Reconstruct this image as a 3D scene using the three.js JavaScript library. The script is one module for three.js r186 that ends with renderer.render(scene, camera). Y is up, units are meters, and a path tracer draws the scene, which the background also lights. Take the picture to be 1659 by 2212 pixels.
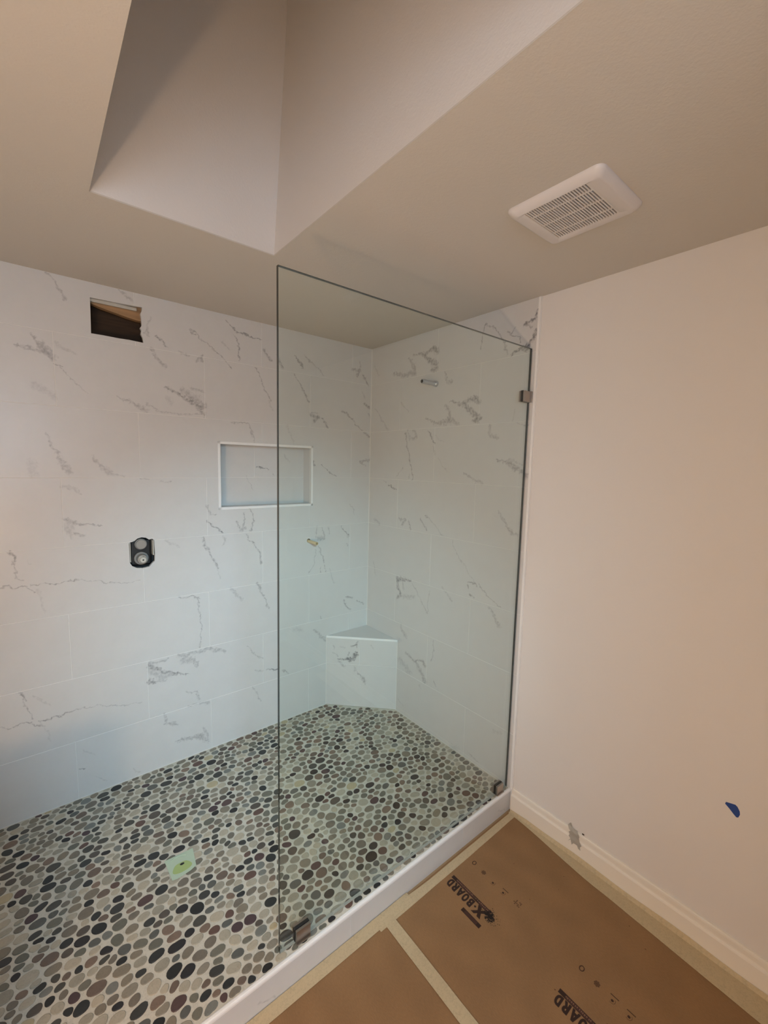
import * as THREE from 'three';
import { RoundedBoxGeometry } from 'three/addons/geometries/RoundedBoxGeometry.js';
import { mergeGeometries, mergeVertices } from 'three/addons/utils/BufferGeometryUtils.js';
import { RectAreaLightUniformsLib } from 'three/addons/lights/RectAreaLightUniformsLib.js';
import { Brush, Evaluator, SUBTRACTION } from 'three-bvh-csg';
import { createNoise2D } from 'simplex-noise';

// ------------------------------------------------------------------ camera, lights, exposure
const scene = new THREE.Scene();
scene.background = new THREE.Color(0x0b0c0e);
const camera = new THREE.PerspectiveCamera(99.902, 1659 / 2212, 0.02, 40);
camera.position.set(-1.7784, 1.5917, 2.3298);
camera.rotation.order = 'YXZ';
camera.rotation.set(-0.10743, -0.68711, 0.02375);
camera.updateMatrixWorld(true);
camera.updateProjectionMatrix();

const renderer = new THREE.WebGLRenderer({ antialias: true });
renderer.toneMapping = THREE.LinearToneMapping;
renderer.toneMappingExposure = 1.06;
renderer.shadowMap.enabled = true;
RectAreaLightUniformsLib.init();

const LAMP = new THREE.Vector3(-2.33, 1.05, 2.10);           // warm bulb left of the camera: niche, glass and ceiling-well shadows all point back to it
const lampLight = new THREE.PointLight(new THREE.Color().setRGB(1.0, 0.615, 0.315), 2.2, 0, 2);
lampLight.position.copy(LAMP);
lampLight.castShadow = true;
lampLight.shadow.radius = 2.6;
scene.add(lampLight);

// roof window in the sloped plaster behind the camera; its daylight passes left of the added partition beside the camera
const WIN = { x: -2.12, y: 1.62, w: 0.78, h: 1.05, tilt: 0.25 };
WIN.z = 3.7 - (WIN.y - 0.9) * Math.tan(WIN.tilt);
const windowLight = new THREE.RectAreaLight(new THREE.Color().setRGB(0.46, 0.72, 1.0), 10.3, WIN.w, WIN.h);
windowLight.position.set(WIN.x, WIN.y - 0.05 * Math.sin(WIN.tilt), WIN.z - 0.05 * Math.cos(WIN.tilt));
windowLight.lookAt(WIN.x, WIN.y - Math.sin(WIN.tilt), WIN.z - Math.cos(WIN.tilt));
scene.add(windowLight);

// cool fill light added unseen behind the camera, aimed down at the far shower corner
const FLOOD = { at: new THREE.Vector3(-1.72, 1.98, 2.85), to: new THREE.Vector3(-0.66, 0.38, 0) };
const addedFlood = new THREE.SpotLight(new THREE.Color().setRGB(0.50, 0.83, 1.0), 15, 0, 0.47, 1, 2);
addedFlood.position.copy(FLOOD.at); addedFlood.target.position.copy(FLOOD.to);
addedFlood.castShadow = true; addedFlood.shadow.radius = 4;
scene.add(addedFlood, addedFlood.target);

// ------------------------------------------------------------------ helpers
function rng(seed) { let s = seed >>> 0; return () => { s = (s + 0x6d2b79f5) | 0; let t = Math.imul(s ^ (s >>> 15), 1 | s); t = (t + Math.imul(t ^ (t >>> 7), 61 | t)) ^ t; return ((t ^ (t >>> 14)) >>> 0) / 4294967296; }; }
const n2 = createNoise2D(rng(11)), n2b = createNoise2D(rng(23));
const fbm = (x, y, o = 3) => { let s = 0, a = 0.5, f = 1; for (let i = 0; i < o; i++) { s += a * n2(x * f, y * f); a *= 0.5; f *= 2.1; } return s; };
const lin = (r, g, b) => new THREE.Color().setRGB(r, g, b);
const clamp = (v, a = 0, b = 1) => Math.min(b, Math.max(a, v));
const sstep = (a, b, v) => { const t = clamp((v - a) / (b - a)); return t * t * (3 - 2 * t); };
const toS = (v) => Math.round(255 * clamp(v <= 0.0031308 ? v * 12.92 : 1.055 * Math.pow(v, 1 / 2.4) - 0.055));

function tex(w, h, f, { srgb = true, repeat = true } = {}) {
  const data = new Uint8Array(w * h * 4), c = [0, 0, 0];
  for (let j = 0; j < h; j++) for (let i = 0; i < w; i++) {
    f(i, j, c); const k = (j * w + i) * 4;
    for (let q = 0; q < 3; q++) data[k + q] = srgb ? toS(c[q]) : Math.round(255 * clamp(c[q]));
    data[k + 3] = 255;
  }
  const t = new THREE.DataTexture(data, w, h, THREE.RGBAFormat);
  t.magFilter = THREE.LinearFilter; t.minFilter = THREE.LinearMipmapLinearFilter; t.generateMipmaps = true;
  t.wrapS = t.wrapT = repeat ? THREE.RepeatWrapping : THREE.ClampToEdgeWrapping;
  if (srgb) t.colorSpace = THREE.SRGBColorSpace;
  t.needsUpdate = true;
  return t;
}
// tileable value noise for small shared textures
function tileNoise(size, cells, seed) {
  const r = rng(seed), g = Array.from({ length: cells * cells }, r);
  return (i, j) => {
    const x = (i / size) * cells, y = (j / size) * cells, x0 = Math.floor(x), y0 = Math.floor(y), fx = sstep(0, 1, x - x0), fy = sstep(0, 1, y - y0);
    const at = (a, b) => g[((b + cells) % cells) * cells + ((a + cells) % cells)];
    return (at(x0, y0) * (1 - fx) + at(x0 + 1, y0) * fx) * (1 - fy) + (at(x0, y0 + 1) * (1 - fx) + at(x0 + 1, y0 + 1) * fx) * fy;
  };
}
function mesh(name, geo, mat, parent) {
  const m = new THREE.Mesh(geo, mat); m.name = name; m.castShadow = m.receiveShadow = true; parent.add(m); return m;
}
const taken = new Map();
function numbered(name) { const k = taken.get(name) || 0; taken.set(name, k + 1); return k ? `${name}_${String(k).padStart(3, '0')}` : name; }
function group(name, data, parent = scene) { const g = new THREE.Group(); g.name = parent === scene ? numbered(name) : name; Object.assign(g.userData, data); parent.add(g); return g; }
const struct = (name, label, category) => group(name, { kind: 'structure', label, category });
const thing = (name, label, category, grp) => group(name, grp ? { label, category, group: grp } : { label, category });
const box = (x0, x1, y0, y1, z0, z1) => new THREE.BoxGeometry(x1 - x0, y1 - y0, z1 - z0).translate((x0 + x1) / 2, (y0 + y1) / 2, (z0 + z1) / 2);
const rbox = (x0, x1, y0, y1, z0, z1, r = 0.001, s = 2) => new RoundedBoxGeometry(x1 - x0, y1 - y0, z1 - z0, s, r).translate((x0 + x1) / 2, (y0 + y1) / 2, (z0 + z1) / 2);
const cylBetween = (a, b, r0, r1 = r0, seg = 24, open = false) => {
  const A = new THREE.Vector3(...a), B = new THREE.Vector3(...b), D = B.clone().sub(A), g = new THREE.CylinderGeometry(r1, r0, D.length(), seg, 1, open);
  g.applyQuaternion(new THREE.Quaternion().setFromUnitVectors(new THREE.Vector3(0, 1, 0), D.clone().normalize()));
  return g.translate(...A.add(B).multiplyScalar(0.5).toArray());
};
const poly = (pts) => new THREE.Shape(pts.map((p) => new THREE.Vector2(p[0], p[1])));
const path = (pts) => new THREE.Path(pts.map((p) => new THREE.Vector2(p[0], p[1])));
const rectPts = (x0, x1, y0, y1) => [[x0, y0], [x1, y0], [x1, y1], [x0, y1]];
function planarUV(geo, fu, fv) {
  const p = geo.attributes.position, uv = new Float32Array(p.count * 2);
  for (let i = 0; i < p.count; i++) { uv[2 * i] = fu(p.getX(i), p.getY(i), p.getZ(i)); uv[2 * i + 1] = fv(p.getX(i), p.getY(i), p.getZ(i)); }
  geo.setAttribute('uv', new THREE.BufferAttribute(uv, 2)); return geo;
}
// solid of stacked closed outlines (each ring: array of [x,y,z], same count); ends capped with fans
function loft(rings, cap0 = true, cap1 = true) {
  const n = rings[0].length, pos = [], idx = [];
  for (const r of rings) for (const p of r) pos.push(...p);
  for (let k = 0; k < rings.length - 1; k++) for (let i = 0; i < n; i++) {
    const a = k * n + i, b = k * n + (i + 1) % n, c = a + n, e = b + n; idx.push(a, b, e, a, e, c);
  }
  const cap = (k, flip) => {
    const base = pos.length / 3, r = rings[k]; let cx = 0, cy = 0, cz = 0;
    for (const p of r) { cx += p[0] / n; cy += p[1] / n; cz += p[2] / n; pos.push(...p); }
    pos.push(cx, cy, cz);
    for (let i = 0; i < n; i++) flip ? idx.push(base + n, base + (i + 1) % n, base + i) : idx.push(base + n, base + i, base + (i + 1) % n);
  };
  if (cap0) cap(0, true); if (cap1) cap(rings.length - 1, false);
  const g = new THREE.BufferGeometry(); g.setAttribute('position', new THREE.Float32BufferAttribute(pos, 3)); g.setIndex(idx); g.computeVertexNormals(); return g;
}
// slab tile with a bevelled front edge: front face at z = 0, back at z = -t
function tileGeo(x0, x1, y0, y1, t = 0.008, b = 0.0009) {
  const ring = (i, z) => [[x0 + i, y0 + i, z], [x1 - i, y0 + i, z], [x1 - i, y1 - i, z], [x0 + i, y1 - i, z]];
  const g = loft([ring(0, -t), ring(0, -b), ring(b, 0)]).toNonIndexed(); g.computeVertexNormals(); return g;
}
const VEINS_A = [[0.3,6.6,16.5,-1693,2354,-1677,2338,-1661,2312,-1645,2282,-1632,2254],[0.3,5.4,12.6,-1438,2347,-1411,2335,-1385,2308],[0.35,6.5,17.9,-1809,2041,-1748,2029,-1709,2025],[0.35,11.5,28.0,-1750,2090,-1724,2057,-1703,2033,-1685,2012],[0.15,22.0,8.5,-1672,2067,-1606,2033],[0.3,16.5,33.0,-1721,2065,-1706,2033],[0.5,6.7,5.0,-1679,1985,-1659,1977],[0.3,5.2,4.3,-1659,1974,-1620,1926,-1563,1870],[0.15,33.3,25.0,-1749,1887,-1705,1864,-1683,1845],[0.3,14.9,13.0,-1329,2202,-1326,2172],[0.45,9.5,15.2,-1286,2180,-1260,2153,-1250,2131],[0.22,13.0,7.5,-1309,2253,-1337,2177,-1312,2167],[0.3,11.4,19.0,-1306,2117,-1296,2071,-1252,2046],[0.25,9.8,9.8,-1188,2118,-1136,2106],[0.35,16.1,18.1,-1104,2095,-1078,2119,-1079,2095],[0.4,7.1,6.1,-1141,2242,-1113,2223,-1052,2180,-983,2137,-930,2075],[0.5,13.9,7.9,-1124,2231,-1105,2218],[0.55,8.5,8.5,-958,2315,-927,2287,-872,2272,-824,2264,-775,2260],[0.45,8.4,9.5,-918,2254,-895,2223,-896,2161,-887,2131],[0.2,14.5,10.4,-973,2208,-937,2171],[0.4,24.3,22.1,-746,2206,-731,2181,-711,2161],[0.3,15.8,11.3,-674,2191,-643,2129],[0.4,8.8,11.1,-796,2110,-767,2045,-732,1965,-717,1933],[0.15,9.0,9.0,-717,1933,-702,1882],[0.5,13.9,29.7,-1251,1945,-1197,1922,-1141,1891,-1092,1862],[0.3,30.1,44.1,-1181,1941,-1116,1902,-1081,1876],[0.4,26.4,20.3,-1101,1848,-1077,1833],[0.22,20.1,20.1,-1132,1956,-1078,1941],[0.3,9.3,27.8,-1455,1879,-1401,1854,-1337,1825],[0.22,15.2,11.4,-1336,1853,-1277,1823],[0.22,9.9,7.9,-1277,1823,-1101,1822],[0.15,29.1,29.1,-1245,1896,-1230,1873],[0.35,8.7,9.8,-938,1805,-838,1799,-819,1758,-812,1702],[0.28,6.8,27.3,-1725,1691,-1704,1638,-1677,1583,-1652,1528],[0.13,33.3,33.3,-1776,1567,-1770,1516],[0.25,9.0,27.0,-1561,1602,-1534,1556,-1502,1529],[0.2,14.7,5.5,-1502,1525,-1441,1511],[0.25,7.6,7.6,-1384,1505,-1340,1497],[0.25,8.8,6.9,-1291,1484,-1240,1488],[0.18,19.2,14.0,-1676,1468,-1634,1464,-1610,1432],[0.38,19.6,5.3,-1677,1320,-1641,1303,-1596,1300,-1544,1290],[0.22,43.9,35.1,-1663,1293,-1655,1261],[0.3,14.2,10.7,-1636,1263,-1612,1242],[0.35,8.4,9.5,-1068,1356,-1060,1309,-1019,1307],[0.6,8.5,10.6,-1069,1287,-1034,1243,-989,1204],[0.38,11.0,15.5,-908,1263,-899,1219,-869,1221],[0.3,8.9,8.9,-868,1309,-884,1222],[0.4,9.0,13.4,-838,1331,-814,1266,-840,1209],[0.22,17.3,13.0,-989,1192,-976,1163,-999,1141],[0.4,17.0,8.5,-1097,1192,-1077,1135,-1029,1045,-1022,1020],[0.15,8.6,8.6,-1022,1020,-1007,955],[0.4,7.9,13.6,-865,1196,-830,1139,-785,1074,-775,1012],[0.15,16.1,10.0,-1272,1199,-1217,1149],[0.45,8.3,9.9,-1861,1195,-1851,1163],[0.3,6.7,6.7,-1853,1186,-1851,1120,-1842,1082,-1826,1068],[0.35,6.7,6.7,-1901,1051,-1869,1053,-1819,1041,-1789,1017],[0.42,4.4,6.1,-1802,1049,-1714,1039,-1677,1049,-1633,1050],[0.3,4.7,4.7,-1633,1050,-1568,1028,-1487,1007,-1400,1002],[0.12,8.6,8.6,-1786,1028,-1756,922],[0.15,6.7,6.7,-1808,1155,-1797,1143],[0.35,8.4,8.4,-1224,889,-1139,879,-1126,853,-1119,790,-1112,693,-1123,599],[0.5,10.5,10.5,-1143,880,-1122,865],[0.22,26.7,17.8,-956,891,-918,859,-889,814],[0.35,16.3,8.1,-796,895,-771,834,-728,732],[0.5,24.6,6.2,-1365,558,-1338,545,-1291,504,-1226,478,-1179,468],[0.55,30.2,16.1,-1368,483,-1345,466],[0.3,18.2,14.2,-1364,578,-1281,575],[0.25,50.8,30.5,-1350,535,-1316,492,-1284,487],[0.3,16.3,10.2,-1349,466,-1292,471],[0.3,23.6,15.0,-1232,578,-1172,574,-1083,577,-990,540],[0.3,46.6,8.5,-1198,547,-1155,535,-1134,491],[0.28,10.7,10.7,-1190,367,-1142,356,-1134,309],[0.25,15.1,17.3,-1179,290,-1080,270],[0.25,7.0,9.3,-862,532,-773,434],[0.25,9.4,9.4,-822,379,-773,359],[0.55,7.2,7.2,-752,358,-669,345],[0.22,7.1,9.4,-833,281,-786,179],[0.38,6.9,6.9,-1906,442,-1855,441,-1829,435,-1789,403],[0.5,5.4,8.0,-1803,437,-1736,428,-1704,437],[0.4,6.4,4.6,-1704,437,-1659,438],[0.3,4.8,4.8,-1659,438,-1592,431,-1495,397,-1406,383],[0.32,6.9,6.9,-1850,550,-1847,497,-1828,460],[0.5,12.0,10.3,-1864,582,-1847,551],[0.18,8.8,8.8,-1815,550,-1767,501],[0.12,8.9,8.9,-1803,433,-1765,328],[0.18,5.1,5.1,-1933,453,-1906,442],[0.3,14.5,18.7,-1302,281,-1299,232,-1250,209],[0.35,8.6,32.2,-1260,118,-1183,101,-1129,92],[0.3,32.9,11.0,-1138,96,-1084,36],[0.25,13.2,11.0,-1110,130,-1089,60],[0.45,9.3,9.3,-1671,149,-1657,140],[0.15,11.3,7.5,-1654,230,-1609,193],[0.18,7.7,7.7,-1613,80,-1566,39],[0.2,10.0,8.0,-1455,47,-1418,16],[0.4,15.8,11.3,-664,2178,-640,2130],[0.45,13.9,16.3,-564,2210,-525,2177,-514,2145],[0.3,9.5,8.3,-508,2224,-439,2181,-366,2132],[0.4,23.1,20.5,-152,2195,-94,2204,-121,2165],[0.25,12.9,12.9,-102,2257,-92,2224],[0.45,13.0,18.3,-69,2170,-29,2120],[0.42,8.2,15.3,-564,2107,-531,2058,-484,1984,-467,1961],[0.45,24.1,26.6,-451,1886,-401,1872,-434,1854],[0.25,12.0,12.0,-461,1890,-407,1900],[0.45,12.3,19.7,-376,1866,-338,1822],[0.4,12.9,7.7,-237,1932,-197,1914,-129,1860,-65,1820],[0.45,21.1,18.4,-55,1995,-11,1969],[0.2,13.0,13.0,-77,2064,-60,2033],[0.3,13.3,13.3,-25,1936,-5,1904],[0.4,15.9,13.3,-50,1804,-2,1780],[0.15,9.3,11.7,-614,1807,-586,1744,-569,1704],[0.6,12.2,14.6,-435,1611,-429,1580],[0.45,6.3,7.5,-386,1591,-329,1544,-271,1517],[0.4,13.3,32.0,-81,1612,1,1626],[0.25,13.3,13.3,-74,1609,-38,1587],[0.22,7.9,9.3,-153,1329,-117,1258],[0.3,12.5,11.2,-401,1202,-419,1133],[0.28,11.4,11.4,-367,1194,-356,1116],[0.25,12.7,11.5,-325,1186,-318,1146],[0.28,27.7,25.2,-394,1125,-363,1119],[0.4,10.1,10.1,-400,1076,-368,1016,-355,959],[0.25,7.5,7.5,-419,1055,-424,967,-467,912],[0.4,7.6,7.6,-380,939,-382,906],[0.4,7.7,7.7,-348,946,-346,906],[0.5,7.9,11.8,-226,1196,-198,1159,-170,1116],[0.3,10.6,10.6,-180,1077,-172,1058],[0.18,10.4,10.4,-309,920,-274,817],[0.5,10.8,12.1,-177,713,-131,691],[0.4,12.0,10.7,-197,686,-176,656],[0.45,8.3,9.6,-90,664,-30,633],[0.5,10.8,13.5,-183,642,-144,610],[0.14,32.3,29.8,-562,566,-514,555],[0.32,15.5,31.0,-427,541,-376,482,-336,444],[0.35,9.8,12.3,-638,325,-614,298],[0.4,10.3,10.3,-377,616,-371,603],[0.4,7.2,7.2,-728,353,-676,341]];
const VEINS_B = [[0.45,13.6,38.5,404,2242,492,2233,560,2252,594,2231],[0.5,27.0,36.0,492,2226,535,2190,594,2152],[0.45,24.5,22.3,559,2134,599,2133],[0.35,14.5,41.0,219,2163,317,2138,416,2141],[0.32,35.3,16.5,408,2157,399,2193,360,2234],[0.5,15.5,17.7,566,2253,594,2222],[0.45,12.5,37.5,711,1943,779,1923,848,1947,899,1933],[0.5,26.7,30.8,803,1916,864,1871,905,1842],[0.5,26.5,24.5,872,1829,905,1829],[0.35,11.2,33.6,516,1869,594,1839,698,1838],[0.32,36.9,15.2,704,1842,708,1883,668,1928],[0.3,23.6,23.6,697,1856,761,1825],[0.5,14.2,18.3,870,1954,900,1925],[0.3,13.0,19.4,658,2110,674,2054,712,2046],[0.18,9.7,9.7,300,1977,374,1914],[0.22,10.3,18.0,52,1956,127,1873,182,1821],[0.15,10.4,10.4,24,2237,80,2174],[0.42,9.9,7.9,915,2297,907,2249,900,2183],[0.42,8.7,11.5,915,2297,979,2266,1012,2219,1061,2138],[0.45,9.3,11.2,1049,2239,1069,2223,1096,2244],[0.42,8.3,8.3,1070,2215,1123,2192,1128,2172],[0.65,10.7,19.7,1204,2298,1193,2256,1159,2249,1142,2239],[0.7,16.1,30.5,1203,2209,1190,2174,1157,2143],[0.65,27.7,12.9,1157,2142,1076,2126],[0.4,10.8,10.8,1151,2243,1178,2222],[0.4,12.1,9.6,348,1797,367,1714,393,1640,421,1547,422,1511],[0.3,21.3,16.6,424,1804,449,1763,411,1754],[0.25,14.4,14.4,371,1807,388,1754],[0.4,7.3,7.3,393,1547,384,1513],[0.25,7.4,7.4,341,1587,270,1516],[0.5,9.1,9.1,541,1799,570,1758,595,1728],[0.25,7.9,7.9,587,1704,605,1660],[0.18,7.8,7.8,630,1641,700,1560],[0.14,8.9,8.9,597,1767,666,1727],[0.28,15.8,19.7,971,1804,979,1753,1027,1734],[0.42,9.5,34.2,1023,1633,1099,1613,1149,1585,1196,1562],[0.28,12.4,27.0,823,1564,872,1534,940,1514],[0.22,20.7,16.9,1098,1629,1175,1610],[0.18,9.4,9.4,1111,1868,1110,1820],[0.3,8.3,8.3,1134,1807,1190,1788],[0.6,8.9,10.2,195,1465,273,1450],[0.3,9.1,9.1,150,1494,177,1482],[0.35,19.9,17.4,314,1262,371,1258,340,1230],[0.38,12.2,14.6,403,1251,420,1210],[0.4,12.9,14.1,500,1283,539,1246,561,1223],[0.25,6.9,6.9,550,1304,623,1257,693,1206],[0.5,11.6,11.6,550,1309,562,1298],[0.32,5.8,23.3,1054,1379,1087,1331,1130,1285],[0.25,22.9,11.4,1130,1281,1168,1282],[0.18,7.5,7.5,758,1196,786,1133,864,1052,926,991],[0.48,8.4,9.5,874,983,926,986,944,967],[0.4,8.5,8.5,875,969,884,948],[0.5,9.5,9.5,895,922,931,906],[0.35,6.1,7.1,949,987,1007,950,1094,897],[0.25,10.8,10.8,59,931,90,853],[0.22,18.7,16.0,58,1234,115,1206],[0.5,27.5,22.5,308,877,434,891],[0.55,30.4,17.7,313,870,321,818,352,786],[0.5,20.3,10.2,345,784,310,735],[0.25,12.5,12.5,355,876,377,818],[0.28,8.4,8.4,451,878,515,807,593,722],[0.22,8.2,8.2,600,860,586,720],[0.2,37.1,24.7,376,771,470,796],[0.22,11.2,11.2,695,909,776,854],[0.28,14.1,24.2,1022,883,1067,841,1090,803],[0.28,17.7,27.8,359,586,377,546,402,526],[0.35,22.0,36.7,415,416,504,388,567,335,588,305],[0.42,14.5,19.3,503,399,563,427,587,398],[0.2,45.6,50.6,360,350,444,308],[0.28,9.4,11.7,650,581,647,485,635,454],[0.4,9.4,9.4,662,331,684,308],[0.28,6.5,7.6,934,36,1006,23],[0.22,12.9,10.3,354,83,398,61],[0.15,17.0,12.2,541,257,557,242],[0.15,20.3,20.3,1092,250,1135,253]];
const DARK_SPOTS = [-1898,91,-1738,104,-1596,73,-1537,18,-1522,43,-1502,80,-1434,153,-1744,215,-1905,203,-1893,285,-1700,426,-1611,396,-1802,413,-1690,509,-1507,394,-1583,321,-1351,397,-1404,295,-1116,225,-1118,122,-1200,37,-1206,213,-1238,196,-1296,119,-1043,179,-920,282,-1067,369,-1129,388,-1141,491,-1162,567,-786,154,-1210,337,-1256,628,-1306,600,-1119,697,-1062,789,-1081,821,-1094,855,-1187,783,-1203,808,-1383,472,-1482,539,-1444,583,-1393,583,-1527,549,-1479,694,-1365,811,-1433,817,-1393,875,-1195,993,-1625,674,-1624,644,-1686,615,-1690,656,-1828,500,-1673,803,-1620,879,-1547,939,-1588,947,-1456,1039,-1515,1034,-1385,1133,-1403,1108,-1286,1179,-1261,1207,-1332,1201,-1256,1130,-1806,675,-1840,656,-1728,813,-1914,670,-1896,745,-1822,864,-1744,971,-1604,1049,-1644,1009,-1560,1126,-1450,1143,-1841,617,-1714,755,-1923,456,-1181,1097,-1182,686,-797,460,-737,519,-640,521,-814,581,-621,755,-773,666,-714,712,-470,654,-409,694,-402,736,-225,747,-321,869,-294,936,-446,844,-525,769,-561,862,-267,1051,-518,953,-387,1117,-252,1184,-206,1187,-157,1185,-626,969,-626,1005,-583,1024,-519,1105,-409,1179,-318,1171,-492,1043,-737,841,-732,1030,-984,801,-937,854,-784,1074,-928,1069,-834,1105,-630,1176,-725,1157,-924,1146,-989,1091,-825,1188,-866,1193,-1049,992,-908,1195,-1023,1191,-1132,1194];
const MAROON_SPOTS = [-1869,412,-1194,412,-1373,973,-1417,1173,-1263,1032,-1193,862,-1528,1127,-1753,894,-1690,292,-905,1021,-184,1046,-197,1079,-364,969,-345,1033,-716,1091,-1056,1026,-1008,836,-955,1200,-736,684];
// ------------------------------------------------------------------ textures
const MARBLE_SPAN = 2.36;
// strokes: [strength, start width mm, end width mm, x, y, x, y ... mm]: the printed veins of the porcelain tiles
function marble(u0, u1, v1, ppm, strokes, seed) {
  const w = Math.round((u1 - u0) * ppm), h = Math.round(v1 * ppm), a = new Float32Array(w * h), r = rng(seed);
  for (const s of strokes) {
    const [al, w0, w1] = s, P = [];
    for (let i = 3; i < s.length; i += 2) P.push([s[i] / 1000, s[i + 1] / 1000]);
    const m = Math.max(w0, w1) / 1000 + 0.02, ph = r() * 50, L = [0];
    for (let i = 1; i < P.length; i++) L.push(L[i - 1] + Math.hypot(P[i][0] - P[i - 1][0], P[i][1] - P[i - 1][1]));
    const xs = P.map((p) => p[0]), ys = P.map((p) => p[1]);
    const i0 = Math.max(0, Math.floor((Math.min(...xs) - m - u0) * ppm)), i1 = Math.min(w - 1, Math.ceil((Math.max(...xs) + m - u0) * ppm));
    const j0 = Math.max(0, Math.floor((Math.min(...ys) - m) * ppm)), j1 = Math.min(h - 1, Math.ceil((Math.max(...ys) + m) * ppm));
    for (let j = j0; j <= j1; j++) for (let i = i0; i <= i1; i++) {
      let x = u0 + i / ppm, y = j / ppm;
      const wx = fbm(x * 38 + ph, y * 38), wy = fbm(x * 38 - 9, y * 38 + ph);
      const q = 0.0065 + 0.00016 * Math.max(w0, w1), lx = 0.007 * n2b(x * 13 + ph, y * 13), ly = 0.007 * n2b(x * 13, y * 13 - ph);
      const px = x + wx * q + lx, py = y + wy * q + ly;
      let best = 9, bt = 0;
      for (let k = 1; k < P.length; k++) {
        const ax = P[k - 1][0], ay = P[k - 1][1], dx = P[k][0] - ax, dy = P[k][1] - ay, l2 = dx * dx + dy * dy;
        const t = clamp(((px - ax) * dx + (py - ay) * dy) / l2), dd = Math.hypot(px - ax - t * dx, py - ay - t * dy);
        if (dd < best) { best = dd; bt = (L[k - 1] + t * Math.sqrt(l2)) / L[L.length - 1]; }
      }
      const half = (w0 + (w1 - w0) * bt) / 2000 * 1.15;
      const core = 1 - sstep(0.25, 1.15, best / half);
      if (core <= 0) continue;
      const grain = clamp(0.78 + 0.95 * fbm(x * 48 + ph, y * 48, 3) + 0.35 * fbm(x * 170, y * 170 + ph, 2) + 0.15 * n2b(x * 420, y * 420), 0.05, 1.35);
      const v = al * core * grain, k = j * w + i;
      a[k] = Math.max(a[k], v) + 0.25 * Math.min(a[k], v);
    }
  }
  return tex(w, h, (i, j, c) => {
    const x = u0 + i / ppm, y = j / ppm;
    const k = clamp(a[j * w + i], 0, 0.85), mott = 1 - 0.012 * (n2(x * 9, y * 9) + 0.5 * n2b(x * 31, y * 31));
    c[0] = TILE[0] * mott * (1 - 0.86 * k); c[1] = TILE[1] * mott * (1 - 0.86 * k); c[2] = TILE[2] * mott * (1 - 0.83 * k);
  });
}
const TILE = [0.69, 0.685, 0.675];
const A_U0 = -2.05, B_U1 = 1.22;
const texA = marble(A_U0, 0, MARBLE_SPAN, 820, VEINS_A, 3);
const texB = marble(0, B_U1, MARBLE_SPAN, 820, VEINS_B, 4);
const texBench = marble(0, 0.48, 0.48, 900, [[.6,16,9,170,410,186,418,198,425,205,441],[.5,10,12,203,424,199,412,201,400],[.65,8,26,80,320,125,321,155,322],[.7,26,32,150,322,180,330,196,350],[.65,32,20,196,350,199,372],[.45,9,9,150,367,150,350],[.25,8,6,50,412,56,390],[.22,10,8,44,362,78,338],[.22,12,10,100,400,126,405],[.28,12,16,90,300,125,277],[.25,18,10,192,268,198,250,190,245],[.4,10,26,212,240,235,212,258,180],[.3,26,6,258,180,268,162],[.2,9,9,300,430,318,400]], 5);
const texNiche = marble(0, 0.58, 0.37, 900, [[.65,7,6,243,223,262,222,283,216,315,211],[.5,9,9,258,222,270,221],[.32,4,5,185,172,195,138,210,112,222,84],[.4,8,8,345,182,350,176],[.2,8,8,420,290,450,260]], 6);
const speck = (() => { const a = tileNoise(256, 64, 5), b = tileNoise(256, 22, 6), c0 = tileNoise(256, 7, 7); return tex(256, 256, (i, j, c) => { const v = 0.80 + 0.17 * a(i, j) + 0.13 * b(i, j) + 0.06 * c0(i, j); c[0] = c[1] = c[2] = clamp(v); }); })();
const peel = (() => { const a = tileNoise(256, 80, 15), b = tileNoise(256, 30, 16); return tex(256, 256, (i, j, c) => { c[0] = c[1] = c[2] = 0.5 + 0.35 * (a(i, j) - 0.5) + 0.4 * (b(i, j) - 0.5); }, { srgb: false }); })();
const woodTex = (() => { const a = tileNoise(256, 48, 25), b = tileNoise(256, 6, 26); return tex(256, 256, (i, j, c) => { const g = 0.62 + 0.4 * a(i * 0.06, j) + 0.22 * (b(i * 0.3, j) - 0.5); c[0] = g; c[1] = g * 0.97; c[2] = g * 0.93; }); })();

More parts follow.
